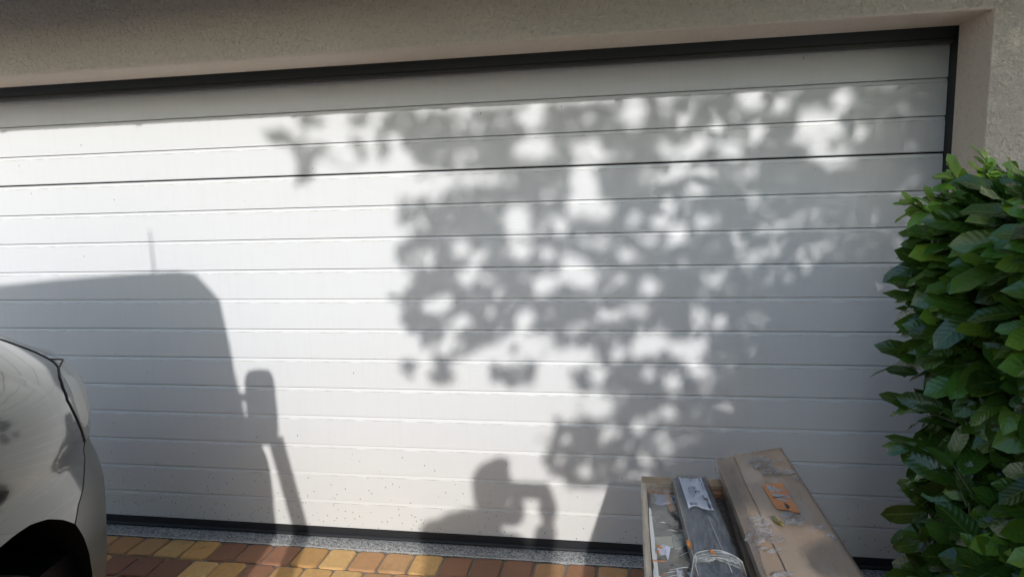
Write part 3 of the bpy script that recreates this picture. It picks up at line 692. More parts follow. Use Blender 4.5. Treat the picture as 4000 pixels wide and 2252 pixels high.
# ------------------------------------------------------------------ tree behind the camera whose crown shades the door
# pattern of light and shade lying on the door,in metres on the door plane (x,z[,half width,half height])
SH = dict(
 polys=[[(-0.907,1.771),(1.08,1.799),(1.101,1.455),(-0.417,1.505),(-0.696,1.544),(-0.821,1.594),(-0.833,1.67),(-0.911,1.704)],[(-0.432,1.52),(1.1,1.469),(1.148,0.679),(0.476,0.186),(0.023,0.228),(-0.133,0.271),(-0.228,0.292),(-0.324,0.313),(-0.338,0.397),(-0.31,0.564),(-0.192,0.551),(-0.129,0.602),(-0.143,0.666),(-0.22,0.713),(-0.227,0.761),(-0.141,0.81),(-0.218,0.841),(-0.281,0.824),(-0.326,0.872),(-0.39,0.855),(-0.438,0.839),(-0.549,0.854),(-0.665,0.804),(-0.796,0.835),(-0.868,0.9),(-0.907,0.949),(-0.87,1.015),(-0.917,1.063),(-0.88,1.128),(-0.916,1.224),(-0.887,1.287),(-0.898,1.381),(-0.813,1.441),(-0.652,1.467),(-0.525,1.508)]],
 dark=[(-1.412,1.716,0.034,0.025),(-1.352,1.691,0.044,0.031),(-1.281,1.688,0.029,0.025),(-1.244,1.764,0.055,0.027),(-1.2,1.749,0.023,0.024),(-1.261,1.622,0.051,0.031),(-1.193,1.647,0.037,0.018),(-1.269,1.566,0.041,0.044),(-1.29,1.524,0.041,0.016),(-1.304,1.651,0.027,0.022),(-1.032,1.75,0.073,0.027),(-1.026,1.622,0.026,0.034),(-1.052,1.673,0.026,0.024),(-0.937,1.628,0.029,0.033),(-0.947,1.692,0.036,0.033),(-0.876,1.747,0.072,0.042),(-0.76,1.684,0.118,0.089),(-0.77,1.594,0.057,0.042),(-0.768,1.53,0.04,0.018),(-0.708,1.501,0.021,0.02),(-0.657,1.458,0.025,0.024),(-0.894,0.759,0.034,0.047),(-0.751,0.728,0.063,0.046),(-0.748,0.803,0.05,0.033),(-0.457,0.733,0.096,0.046),(-0.521,0.757,0.04,0.026),(-0.4,0.766,0.048,0.032),(-0.212,0.748,0.026,0.026),(-0.186,0.701,0.025,0.026)],
 lit=[(-0.361,1.732,0.069,0.046),(-0.134,1.711,0.02,0.016),(0.018,1.718,0.057,0.048),(0.008,1.754,0.031,0.022),(0.122,1.758,0.017,0.013),(0.195,1.696,0.025,0.017),(0.239,1.742,0.019,0.014),(0.298,1.705,0.016,0.017),(0.434,1.746,0.048,0.038),(0.528,1.732,0.042,0.035),(0.743,1.745,0.039,0.045),(0.654,1.684,0.078,0.035),(0.656,1.631,0.091,0.052),(0.802,1.624,0.021,0.024),(0.321,1.661,0.033,0.022),(0.451,1.64,0.027,0.03),(0.254,1.605,0.048,0.036),(0.376,1.614,0.033,0.028),(0.361,1.575,0.052,0.017),(0.157,1.579,0.051,0.017),(0.123,1.605,0.021,0.02),(0.206,1.571,0.056,0.017),(-0.347,1.613,0.096,0.044),(-0.145,1.605,0.066,0.04),(-0.095,1.567,0.058,0.023),(0.635,1.56,0.047,0.019),(0.714,1.533,0.034,0.025),(0.759,1.569,0.026,0.019),(-0.162,1.483,0.059,0.085),(-0.163,1.411,0.067,0.041),(-0.112,1.374,0.074,0.033),(0.117,1.49,0.02,0.026),(0.182,1.508,0.034,0.02),(0.29,1.499,0.039,0.034),(0.236,1.441,0.025,0.026),(0.435,1.494,0.016,0.025),(0.642,1.483,0.012,0.011),(-0.425,1.344,0.058,0.083),(-0.256,1.325,0.03,0.024),(-0.216,1.371,0.021,0.025),(-0.319,1.316,0.018,0.015),(0.022,1.334,0.029,0.027),(0.113,1.332,0.032,0.032),(0.143,1.388,0.02,0.029),(0.207,1.376,0.017,0.014),(0.263,1.324,0.021,0.025),(0.312,1.348,0.014,0.013),(0.447,1.4,0.016,0.014),(0.178,1.279,0.037,0.05),(0.067,1.261,0.041,0.027),(-0.103,1.259,0.033,0.024),(-0.161,1.26,0.024,0.027),(-0.4,1.258,0.055,0.055),(0.298,1.242,0.018,0.026),(0.381,1.265,0.022,0.017),(-0.577,1.207,0.029,0.028),(-0.777,1.205,0.021,0.028),(-0.649,1.247,0.041,0.037),(-0.31,1.215,0.034,0.037),(-0.493,1.229,0.016,0.015),(-0.213,1.197,0.045,0.046),(-0.188,1.137,0.068,0.061),(-0.017,1.205,0.024,0.021),(-0.62,1.141,0.051,0.017),(-0.541,1.119,0.022,0.022),(-0.509,1.079,0.019,0.019),(-0.419,1.107,0.022,0.019),(-0.313,1.094,0.055,0.037),(-0.71,1.047,0.036,0.016),(-0.764,1.011,0.075,0.027),(-0.535,0.994,0.014,0.019),(-0.401,0.956,0.041,0.044),(-0.651,0.955,0.029,0.023),(-0.071,0.978,0.048,0.025),(-0.181,0.928,0.023,0.017),(-0.707,0.869,0.056,0.042),(-0.432,0.887,0.041,0.032),(-0.347,0.848,0.069,0.067),(-0.047,0.822,0.024,0.028),(0.029,0.845,0.03,0.041),(-0.183,0.838,0.052,0.032),(-0.435,0.779,0.021,0.015),(0.429,1.183,0.024,0.025),(0.613,1.196,0.012,0.012),(0.637,1.163,0.012,0.012),(0.074,1.09,0.035,0.042),(-0.027,1.121,0.033,0.017),(0.298,1.072,0.034,0.042),(0.368,1.077,0.018,0.016),(0.606,1.02,0.025,0.024),(0.662,1.02,0.024,0.023),(0.65,1.082,0.018,0.016),(0.69,1.115,0.013,0.017),(0.035,0.992,0.05,0.021),(0.256,0.982,0.029,0.026),(0.327,0.953,0.024,0.026),(0.384,1.015,0.014,0.013),(0.46,0.964,0.024,0.028),(0.493,0.935,0.02,0.015),(0.085,0.87,0.083,0.053),(0.218,0.848,0.07,0.052),(0.279,0.889,0.023,0.018),(0.241,0.766,0.044,0.037),(0.073,0.747,0.028,0.027),(0.158,0.718,0.038,0.031),(-0.121,0.737,0.029,0.045),(-0.099,0.615,0.061,0.048),(0.163,0.598,0.037,0.03),(0.353,0.609,0.035,0.027),(0.387,0.533,0.032,0.028),(0.413,0.568,0.019,0.013),(0.387,0.503,0.017,0.022),(0.038,0.533,0.029,0.027),(-0.077,0.512,0.04,0.028),(0.112,0.494,0.021,0.016),(0.068,0.394,0.023,0.015),(-0.181,0.343,0.024,0.017),(-0.285,0.399,0.019,0.013)])
# traced back along the sun's rays, the shade becomes the leaves of a real tree a few metres in front of the door
RES = .006; X0, X1, Z0, Z1 = -1.6, 1.25, .15, 1.85
nx, nz = int((X1-X0)/RES), int((Z1-Z0)/RES)
gx, gz = np.meshgrid(X0+RES*(np.arange(nx)+.5), Z0+RES*(np.arange(nz)+.5), indexing='ij')
def wob(k, s):
    g = np.random.default_rng(k); a = 0
    for _ in range(7):
        th = g.uniform(0, 6.28); f = g.uniform(.6, 1.5)*s; a = a + np.sin((gx*math.cos(th)+gz*math.sin(th))*f+g.uniform(0, 6.28))
    return a/7**.5
WX, WZ = gx+.010*wob(1, 120), gz+.010*wob(2, 120)
PX, PZ = gx+.026*wob(11, 38)+.016*wob(7, 75)+.010*wob(8, 150), gz+.016*wob(9, 75)+.010*wob(10, 150)
PX = np.where(gz > 1.60, gx, PX); PZ = np.where(gx > .9, gz, PZ)
def inpoly(P):
    ins = np.zeros(gx.shape, bool); n = len(P)
    for i in range(n):
        (xa, za), (xb, zb) = P[i], P[(i+1) % n]
        c = ((za > PZ) != (zb > PZ)) & (PX < (xb-xa)*(PZ-za)/((zb-za) if zb != za else 1e-9)+xa); ins ^= c
    return ins
def inell(e):
    return ((WX-e[0])/e[2])**2 + ((WZ-e[1])/e[3])**2 < 1
T = np.zeros(gx.shape, bool)
for P in SH['polys']: T |= inpoly(P)
T0 = T.copy()
for e in SH['lit']: T &= ~inell((e[0], e[1], e[2]*.88, e[3]*.88))
for e in SH['dark']: T |= inell(e)
pin = wob(3, 95)*wob(4, 70)
T &= ~((pin > .75) & (gx < .70))                     # pinholes of light all through the crown
T |= (wob(5, 85)*wob(6, 110) > 1.1) & T0            # stray leaves inside the lighter gaps
T |= (gx > 1.0)
tree = empty('tree', (1.95,-4.6,0), 'leafy broad crowned tree standing behind the photographer', 'tree')
TL = Leaves(); cov = np.zeros(gx.shape, bool); NR = np.random.default_rng(5)
cells = np.argwhere(T); NR.shuffle(cells); ends = []; cnt = 0
Ln = L
def stamp(cx, cz, ang, a, b_):
    i0 = max(int((cx-a-X0)/RES), 0); i1 = min(int((cx+a-X0)/RES)+2, nx); j0 = max(int((cz-a-Z0)/RES), 0); j1 = min(int((cz+a-Z0)/RES)+2, nz)
    if i0 >= i1 or j0 >= j1: return None
    X = gx[i0:i1, j0:j1]-cx; Z = gz[i0:i1, j0:j1]-cz; u = X*math.cos(ang)+Z*math.sin(ang); v = -X*math.sin(ang)+Z*math.cos(ang)
    return (i0, i1, j0, j1, (u/a)**2+(v/b_)**2 < 1)
for it, (i, j) in enumerate(cells[:60000]):
    if cov[i, j]: continue
    for tr in range(4):
        a = (.044, .036, .026, .018)[tr]*NR.uniform(.85, 1.15); b_ = a*.52; ang = NR.uniform(0, math.pi)
        cx = gx[i, j]+NR.normal(0, .012); cz = gz[i, j]+NR.normal(0, .012); st = stamp(cx, cz, ang, a, b_)
        if st is None: continue
        i0, i1, j0, j1, mk = st
        tot = mk.sum()
        if tot == 0: continue
        bad = (mk & ~T[i0:i1, j0:j1]).sum()/tot; newc = (mk & T[i0:i1, j0:j1] & ~cov[i0:i1, j0:j1]).sum()/tot
        if bad < (.10 if tr < 2 else .2) and newc > .2:
            cov[i0:i1, j0:j1] |= mk; cnt += 1
            dist = NR.uniform(2.9, 4.2) if cz < 1.2 else NR.uniform(3.1, 4.6)
            if cx > .1: dist = NR.uniform(1.9, 4.0) if NR.random() < .5 and cz > .9 else dist
            p = Vector((cx, 0, cz)) - L*(dist/L.y)
            dirx = Vector((math.cos(ang), 0, math.sin(ang))); dirx = dirx - L*dirx.dot(L); 
            dirx = (dirx.normalized() + L*NR.uniform(-.35,.35)).normalized()
            up = (-L + Vector(NR.normal(0,.25,3))).normalized()
            c_ = (.05*NR.uniform(.7,1.4), .12*NR.uniform(.7,1.3), .025)
            TL.add(p-dirx*a, dirx, up, 2*a*1.05, 2*b_*1.15, c_, .15, .05, 0, 5, .3); ends.append((p, a))
            break
# the rest of the crown, out of the way of the door's light
k = 0
while k < 1100:
    p = Vector((2.0+NR.normal(0,.95), -4.5+NR.normal(0,.75), 3.5+NR.normal(0,.75)))
    q = p + L*(-p.y/L.y)
    if q.x < 1.02 and .1 < q.z < 1.80: continue
    if q.x < .2 or p.z < 2.2: continue
    d_ = Vector(NR.normal(0,1,3)); TL.add(p, d_, Vector((0,-.4,1)), .10*NR.uniform(.7,1.2), .055, (.05*NR.uniform(.7,1.4), .12*NR.uniform(.7,1.3), .025), .2, .1, 0, 5, .3); k += 1
TL.build('crown', M['treeleaf'], tree)
b = MB()
b.tube([(1.95,-4.6,-.02),(1.93,-4.58,.8),(1.97,-4.55,1.6),(1.9,-4.5,2.3),(1.95,-4.45,3.2),(2.0,-4.4,4.0)], [.11,.085,.075,.065,.04,.015], 12)
NRg = random.Random(3)
stubs = [Vector((1.9,-4.5,2.3)), Vector((1.93,-4.47,2.7)), Vector((1.95,-4.45,3.1))]
samp = [e for e in ends if e[1] > .03]; NRg.shuffle(samp)
for i in range(3):
    s0 = stubs[i]; tg = [Vector((.55,-3.5,2.95)), Vector((.15,-3.7,3.05)), Vector((.9,-3.6,3.35))][i]
    md = s0*.5+tg*.5+Vector((0,0,.12)); b.tube([s0, md, tg], [.035,.022,.010], 8)
b.build('trunk', M['bark'], tree, smooth=True)
b = MB()
for p, a in samp[:150]:
    # twigs: only inside shade, short, towards the nearest limb
    tg = min([Vector((.55,-3.5,2.95)), Vector((.15,-3.7,3.05)), Vector((.9,-3.6,3.35)), Vector((1.9,-4.4,3.2))], key=lambda v: (v-p).length)
    e = p + (tg-p)*.25
    b.tube([p, e+Vector((0,0,.01))], [.0022,.004], 5)
b.build('twigs', M['bark'], tree, smooth=True)['kind'] = 'stuff'
print('tree leaves', cnt, 'coverage', (cov & T).sum()/T.sum())

# ------------------------------------------------------------------ packages on trestles
M['card'] = mat('cardboard', (.33,.215,.135), .55, 0, Coat_Weight=.35, Coat_Roughness=.22)
def card_mat():
    m = M['card']; v = coords(m); b = m.node_tree.nodes['Principled BSDF']
    n1 = noise(m, v, 5, 4, .6); n2 = noise(m, coords(m, (1,.25,1)), 14, 5, .6, 1.2); n3 = noise(m, v, 170, 3, .6); n4 = noise(m, coords(m, (1,.5,1)), 26, 3)
    c = mix(m, ramp(m, n1, [(.35,(0,0,0)), (.7,(1,1,1))]), (.52,.355,.24), (.42,.295,.205))
    fog = ramp(m, n2, [(.56,(0,0,0)), (.66,(.45,)*3)])
    c = mix(m, fog, c, (.58,.48,.41))
    c = mix(m, ramp(m, n3, [(.66,(0,0,0)), (.72,(.5,)*3)]), c, (.16,.11,.08))
    setc(m, c)
    wr = noise(m, coords(m, (3,.6,3)), 12, 5, .65, 2.5)
    setn(m, bump(m, wr, .55, .004, bump(m, n3, .1, .001)))
card_mat()
M['bubble'] = None
def bubble():
    m = mat('fogged_film', (.5,.45,.42), .35); v = coords(m)
    n = noise(m, v, 320, 3, .7); n2 = noise(m, v, 45, 4, .7)
    setc(m, ramp(m, n, [(.34,(.26,.20,.16)), (.50,(.58,.52,.48)), (.64,(.78,.75,.73))])); setn(m, bump(m, n, .9, .002))
    nt = m.node_tree; tr = nt.nodes.new('ShaderNodeBsdfTransparent'); ms = nt.nodes.new('ShaderNodeMixShader'); out = nt.nodes['Material Output']
    f = math_(m, 'MULTIPLY', ramp(m, n2, [(.38,(0,)*3), (.58,(1,)*3)]), .8); nt.links.new(f, ms.inputs[0])
    nt.links.new(tr.outputs[0], ms.inputs[1]); nt.links.new(nt.nodes['Principled BSDF'].outputs[0], ms.inputs[2]); nt.links.new(ms.outputs[0], out.inputs[0]); return m
M['bubble'] = bubble()
def film(name, tint, haze, sx=(1,1,1), sc=18, strength=.9, refl=.6):
    m = bpy.data.materials.new(name); m.use_nodes = True; nt = m.node_tree; nt.nodes.clear()
    out = nt.nodes.new('ShaderNodeOutputMaterial'); tr = nt.nodes.new('ShaderNodeBsdfTransparent'); tr.inputs[0].default_value = (*tint, 1)
    gl = nt.nodes.new('ShaderNodeBsdfGlossy'); gl.inputs['Roughness'].default_value = .10; df = nt.nodes.new('ShaderNodeBsdfDiffuse'); df.inputs[0].default_value = (.75,.76,.74,1)
    v = coords(m, sx); n = noise(m, v, sc, 5, .6, 2.2); rg = math_(m, 'ABSOLUTE', math_(m, 'SUBTRACT', n, .5))
    streak = ramp(m, rg, [(.0,(haze*2.6,)*3), (.025,(haze,)*3), (.12,(haze*.35,)*3)])
    nm = bump(m, n, strength, .006); nt.links.new(nm, gl.inputs['Normal']); nt.links.new(nm, df.inputs['Normal'])
    fr = nt.nodes.new('ShaderNodeFresnel'); fr.inputs[0].default_value = 1.5; nt.links.new(nm, fr.inputs['Normal'])
    m1 = nt.nodes.new('ShaderNodeMixShader'); m2 = nt.nodes.new('ShaderNodeMixShader'); nt.links.new(streak, m1.inputs[0]); nt.links.new(tr.outputs[0], m1.inputs[1]); nt.links.new(df.outputs[0], m1.inputs[2])
    nt.links.new(math_(m, 'MULTIPLY', fr.outputs[0], refl), m2.inputs[0]); nt.links.new(m1.outputs[0], m2.inputs[1]); nt.links.new(gl.outputs[0], m2.inputs[2]); nt.links.new(m2.outputs[0], out.inputs[0]); return m
M['film'] = film('clear_film', (.95,.95,.94), .04, (1,.6,1), 26, .35, .28); M['boxfilm'] = film('box_film', (.98,.98,.98), .03, (1,.6,1), 14, .6)
M['filmgray'] = film('film_over_bag', (.96,.97,.98), .07, (1,.35,1), 22)
CP0 = Vector((.2395,-.6869,.702)); CU = Vector((.98151,.0260,.18965)).normalized(); CV = Vector((.02648,-.99965,0)).normalized(); CN = CU.cross(CV).normalized()
if CN.z < 0: CN = -CN
box = empty('cardboard_box', (0,0,0), 'long tilted brown cardboard box in clear wrap with an orange sticker on its lid', 'box')
LB, WB, TB = 1.42, .1793, .112
def cpt(u, v, h=0): return CP0 + CU*u + CV*v + CN*h
# carton body with slightly dented faces
def face(o, a, b_, na, nb, nrm, amp):
    return [[o + a*(i/na) + b_*(j/nb) + nrm*(amp*mnoise.noise((o+a*(i/na)+b_*(j/nb))*7) * (0 if i in (0,na) or j in (0,nb) else 1)) for j in range(nb+1)] for i in range(na+1)]
b = MB(); U, V, H = CU*WB, CV*LB, CN*(-TB); O = CP0
b.grid(face(O+H*0, U, V, 12, 60, CN, .004)); b.grid(face(O+H, V, -H, 60, 8, -CU, .004)); b.grid(face(O+U, V, H, 60, 8, CU, .003)); b.grid(face(O+H, -H, U, 8, 10, -CV, .002)); b.grid(face(O+V, H, U, 8, 10, CV, .002)); b.grid(face(O+H, U, V, 10, 20, -CN, .001))
b.build('carton', M['card'], box, smooth=True)
# lid flaps: the seam runs down the middle, one flap lies 1.5 mm over the other
b = MB(); o_ = cpt(.0725, .001, .0012); b.grid(face(o_, CU*(WB-.0735), CV*(LB-.002), 12, 60, CN, .0045)); ob = b.build('flap', M['card'], box, smooth=True); ob.modifiers.new('s', 'SOLIDIFY').thickness = .0022
M['tape'] = mat('packing_tape', (.42,.30,.21), .18, 0, Coat_Weight=.6, Coat_Roughness=.08)
b = MB(); b.grid([[cpt(.048+.048*i/4+.0015*math.sin(j*.5), .002+1.2*j/60, .0046+.001*mnoise.noise(Vector((i, j*.4, 0)))) for j in range(61)] for i in range(5)]); b.build('tape', M['tape'], box, smooth=True)
def flat(name, pts, h, mt, parent):
    n = len(pts); return mesh(name, [cpt(u, v, h) for u, v in pts], [tuple(range(n))], mt, parent)
def blobmesh(name, blobs, h, mt, parent):
    for (u, v, ru, rv, an) in blobs:
        b = MB()
        n = 40; ring = [(u, v)]
        for i in range(n):
            a = 2*math.pi*i/n; q = 1+.32*mnoise.noise(Vector((math.cos(a)*2+u*50, math.sin(a)*2+v*50, 2)))+.14*mnoise.noise(Vector((math.cos(a)*7, math.sin(a)*7, v*30)))
            x, y = ru*q*math.cos(a), rv*q*math.sin(a); ring.append((u+x*math.cos(an)-y*math.sin(an), v+x*math.sin(an)+y*math.cos(an)))
        b.add([cpt(x, y, h) for x, y in ring], [(0, 1+i, 1+(i+1) % n) for i in range(n)]); b.build(name, mt, parent)
blobmesh('fogged_patch', [(.108,.075,.022,.045,-.35),(.135,.155,.042,.016,.35),(.105,.115,.018,.05,-.5),(.162,.20,.016,.012,.4),(.150,.085,.018,.012,.2)], .0068, M['bubble'], box)
blobmesh('fogged_patch', [(.035,.41,.024,.055,0),(.022,.455,.030,.026,.1),(.055,.468,.020,.018,0),(.108,.395,.020,.034,-.3),(.045,.515,.020,.010,.1),(.020,.50,.012,.007,0),(.148,.447,.016,.012,.5),(.04,.60,.02,.010,0),(.165,.49,.006,.02,-.2)], .0072, M['bubble'], box)
M['orange'] = simple_noise('orange_sticker', (.82,.27,.06), (.74,.23,.05), .4, 40, .1, .001, Coat_Weight=.3, Coat_Roughness=.2)
M['greyprint'] = mat('grey_print', (.50,.51,.53), .5); M['darkprint'] = mat('dark_print', (.05,.045,.045), .5)
st = flat('sticker', [(.0811,.2148),(.1011,.2160),(.1265,.2180),(.1290,.2436),(.1299,.2817),(.1300,.3154),(.1306,.3429),(.131,.3766),(.118,.3701),(.1087,.3563),(.0973,.3501),(.0874,.3443),(.0858,.3261),(.0845,.2963),(.0825,.2544)], .0076, M['orange'], box)
b = MB()
for P, h in (([(.0899,.2221),(.0999,.2233),(.1002,.2342),(.1029,.2585),(.0999,.2638),(.0927,.2552),(.0915,.2442)],.0079), ([(.1045,.2259),(.1079,.2292),(.1091,.2479),(.113,.2681),(.1096,.269),(.1063,.2596),(.1044,.2442)],.0079),
          ([(.0876,.2365),(.1021,.2424),(.1141,.2499),(.1265,.2589),(.1256,.2628),(.1127,.2558),(.1009,.2473),(.0884,.2415)],.0082), ([(.0936,.2676),(.108,.2758),(.1282,.2904),(.1278,.3023),(.1158,.2955),(.1003,.2856),(.0938,.2784)],.0079), ([(.0947,.2959),(.1021,.2932),(.1123,.3024),(.1224,.3115),(.1283,.3212),(.1227,.3175),(.1119,.3112),(.1001,.3016)],.0079)):
    b.add([cpt(u, v, h) for u, v in P], [tuple(range(len(P)))])
b.build('grey_marks', M['greyprint'], st)
for P in ([(.0908,.2856),(.0967,.2895),(.1063,.2905),(.1174,.289),(.1284,.2914),(.1168,.2914),(.1064,.2936),(.0963,.295),(.0904,.2895)], [(.1083,.3209),(.1119,.3259),(.1154,.3327),(.1168,.3427),(.1146,.3496),(.1098,.3516),(.108,.3486),(.1084,.3364)]):
    flat('dark_mark', P, .0084, M['darkprint'], st)
# clear wrap bunched round the far left corner
b = MB(); G = []
for i in range(22):
    t = i/21; row_ = []
    for j in range(30):
        s = j/29; 
        if s < .5: p = cpt(-.006+.0*t, .0+.62*t, -TB*(1-2*s)*.98+.0)
        else: p = cpt(-.006+.05*(s-.5)*2*(1-.6*t), .62*t, .0055)
        row_.append(p + (CN*.003-CU*.004*(1-s))*(1+mnoise.noise(Vector((t*9, s*7, 1)))*1.4) + CN*.004*mnoise.noise(Vector((t*30, s*22, 4))))
    G.append(row_)
b.grid(G); b.build('wrap', M['boxfilm'], box, smooth=True)
b = MB(); rr = random.Random(4)
for k in range(16):
    p = cpt(-.004+rr.uniform(-.006,.02), rr.uniform(-.006,.03), rr.uniform(-.05,.008)); q = p + CU*rr.uniform(-.012,.03)+CV*rr.uniform(.0,.06)+CN*rr.uniform(-.02,.004)
    b.tube([p, (p+q)/2+CN*rr.uniform(-.003,.004), q], [.0006,.0012,.0005], 4)
M['filmedge'] = mat('film_fold', (.50,.49,.46), .25, 0)
b.tube([cpt(-.001, .005, -.052), cpt(-.004, .25, -.056), cpt(-.003, .6, -.06)], .0007, 4)
b.build('wrap_fold', M['filmedge'], box, smooth=True)

# crate with timber rails, board contents and torn film
crate = empty('timber_crate', (0,0,0), 'open pine crate of boards under torn clear film, left of the packages', 'crate')
ZT = .652; CL, CR, YF1, YN1 = .032, .262, -.712, -2.05
b = MB(); b.box(CL, CR, YF1-.046, YF1, ZT-.09, ZT); b.build('end_rail', M['pineX'], crate, bevel=.002)
b = MB(); b.box(CL, CL+.0135, YN1, YF1-.0465, ZT-.09, ZT-.001); b.build('side_rail', M['pineY'], crate, bevel=.002)
b = MB(); b.box(CR-.0135, CR, YN1, YF1-.0465, ZT-.09, ZT-.001); b.build('side_rail', M['pineY'], crate, bevel=.002)
b = MB(); b.box(CL, CR, YN1-.03, YN1-.0005, ZT-.09, ZT); b.build('end_rail', M['pineX'], crate, bevel=.002)
b = MB(); b.box(CL+.014, CR-.014, YN1, YF1-.047, ZT-.088, ZT-.078); b.build('base_board', M['pineY'], crate)
M['plyedge'] = simple_noise('ply_edge', (.50,.26,.15), (.38,.17,.08), .5, 60)
b = MB(); b.box(CL+.0145, CR-.0145, YF1-.072, YF1-.0475, ZT-.06, ZT-.010); b.build('packing_strip', M['plyedge'], crate, bevel=.002)
def board_mat():
    m = mat('grey_board', (.16,.155,.145), .5); v = coords(m); n = noise(m, coords(m, (1,2.5,1)), 28, 5, .65, 1.0); n2 = noise(m, v, 7, 3)
    c = mix(m, ramp(m, n, [(.38,(0,0,0)), (.62,(1,1,1))]), (.045,.042,.04), (.15,.145,.135)); c = mix(m, ramp(m, n2, [(.45,(0,0,0)), (.7,(.7,)*3)]), c, (.19,.15,.11)); setc(m, c); setn(m, bump(m, n, .3, .002)); return m
b = MB(); b.grid([[(CL+.016+(CR-CL-.032)*i/10, YN1+.01+(YF1-.075-YN1-.01)*j/60, ZT-.022+.002*mnoise.noise(Vector((i*.5, j*.3, 0)))) for j in range(61)] for i in range(11)])
b.box(CL+.016, CR-.016, YN1+.01, YF1-.075, ZT-.07, ZT-.026); b.build('boards', board_mat(), crate)
def slab(name, pts, z, mt, parent, th=.0015):
    b = MB(); n = len(pts); b.add([(x, y, z) for x, y in pts]+[(x, y, z+th) for x, y in pts], [tuple(range(n))[::-1], tuple(range(n, 2*n))]+[(i, (i+1) % n, n+(i+1) % n, n+i) for i in range(n)])
    return b.build(name, mt, parent)
M['blue'] = mat('blue_sheet', (.20,.25,.40), .5); M['tan'] = mat('tan_sheet', (.52,.25,.13), .5); M['blk'] = mat('black_sheet', (.02,.02,.022), .3); M['paper'] = mat('pale_paper', (.66,.66,.62), .6); M['lil'] = mat('pale_film_scrap', (.62,.64,.76), .35); M['grn'] = mat('greenish_paper', (.40,.41,.33), .6)
slab('printed_sheet', [(.052,-.787),(.118,-.787),(.120,-.835),(.075,-.850),(.055,-.83)], ZT-.0195, M['blue'], crate)
slab('printed_sheet', [(.047,-.785),(.064,-.787),(.070,-.82),(.060,-.85),(.048,-.85)], ZT-.0175, M['blk'], crate)
slab('printed_sheet', [(.093,-.79),(.108,-.79),(.112,-.84),(.121,-.87),(.102,-.89),(.096,-.84)], ZT-.0170, M['tan'], crate)
slab('paper_sheet', [(.052,-1.02),(.098,-1.01),(.100,-1.06),(.052,-1.07)], ZT-.0185, M['grn'], crate)
slab('paper_sheet', [(.100,-1.005),(.145,-.99),(.15,-1.04),(.12,-1.06),(.102,-1.07)], ZT-.0180, M['grn'], crate)
slab('paper_sheet', [(.0475,-.90),(.0525,-.91),(.0565,-1.06),(.0535,-1.22),(.048,-1.14),(.0465,-1.0)], ZT-.002, M['paper'], crate)
slab('paper_sheet', [(.0485,-1.19),(.0580,-1.10),(.0600,-1.26),(.0560,-1.34),(.0490,-1.30)], ZT-.0045, M['paper'], crate)
for P in ([(.060,-1.085),(.075,-1.06),(.092,-1.075),(.088,-1.10),(.083,-1.13),(.078,-1.105),(.068,-1.11)], [(.099,-1.16),(.106,-1.17),(.112,-1.165),(.108,-1.185),(.117,-1.20),(.125,-1.205),(.120,-1.225),(.110,-1.24),(.104,-1.23),(.106,-1.205),(.099,-1.19)], [(.056,-1.19),(.064,-1.195),(.069,-1.215),(.062,-1.24),(.057,-1.22)], [(.12,-1.175),(.135,-1.17),(.130,-1.195)], [(.085,-1.25),(.098,-1.252),(.096,-1.258),(.086,-1.257)]):
    slab('film_scrap', P, ZT-.012, M['lil'], crate, .001)
b = MB(); G = []
for i in range(46):
    x = CL-.003 + (.150-CL+.003)*i/45
    G.append([(x, YF1-.045-.85*j/150, ZT+.001-.012*min(1, max(0, (x-CL-.010)/.012))*min(1, j/8) + .0030*mnoise.noise(Vector((x*38, j*.14, 0)))+.0012*mnoise.noise(Vector((x*90+j*.2, j*.3, 2)))) for j in range(151)])
b.grid(G)
b.grid([[(CL-.0035+.0015*mnoise.noise(Vector((i*.3, j*.3, 7))), YF1-.005-1.2*j/90, ZT+.001-.098*i/14) for j in range(91)] for i in range(15)])
b.build('film_cover', M['film'], crate, smooth=True)
b = MB()
for k in range(34):
    x = rr.uniform(.05,.15); y = rr.uniform(-1.30,-.80); p = Vector((x, y, ZT-.002)); a = rr.uniform(-.5,.5) if rr.random() < .6 else rr.uniform(0, 3.1); l_ = rr.uniform(.02,.07)
    q = p+Vector((math.cos(a), math.sin(a), 0))*l_; q.x = min(max(q.x, .046), .155); b.tube([p, (p+q)/2+Vector((0,rr.uniform(-.006,.006),.004)), q], [.0003,.0009,.0003], 4)
for y0_, y1_ in ((-.80,-1.1), (-1.05,-1.35), (-.75,-1.0)): b.tube([(CL-.002, y0_, ZT-.03), (CL+.001, (y0_+y1_)/2, ZT-.003), (CL-.002, y1_, ZT-.02)], .0010, 4)
b.build('film_fold', M['filmedge'], crate, smooth=True)

# grey flat package
bag = empty('grey_package', (0,0,0), 'flat grey film wrapped package with white address label, between crate and cardboard box', 'package')
GP = dict(a=Vector((.113,-.765,.653)), w=.088, l=1.25)
GD = Vector((.052,-1,0)).normalized(); GW = Vector((1,.052,0)).normalized()
def gp(u, v, h):   # u across 0..1, v along in metres
    wd = GP['w']*(1+.0*v)+.010*min(v,.5)
    return GP['a'] + GD*v + GW*((u-.5)*wd + GP['w']*.5) + Vector((0,0,h))
def bag_mat():
    m = mat('grey_bag', (.075,.085,.10), .5, 0, Coat_Weight=.7, Coat_Roughness=.15); v = coords(m); n = noise(m, v, 30, 5, .6); n2 = noise(m, coords(m, (1,.3,1)), 26, 5, .6, 2)
    c = mix(m, n, (.10,.115,.14), (.15,.165,.19)); c = mix(m, ramp(m, n2, [(.52,(0,0,0)), (.64,(.30,)*3)]), c, (.35,.37,.39)); setc(m, c); setn(m, bump(m, n2, .8, .005)); return m
b = MB(); G = []
NV = 110; prof_b = [(-.5,.000),(-.515,.012),(-.51,.026),(-.485,.036),(-.44,.0405),(-.25,.0415),(0,.042),(.25,.0415),(.44,.0395),(.49,.034),(.512,.022),(.51,.010),(.50,.0)]
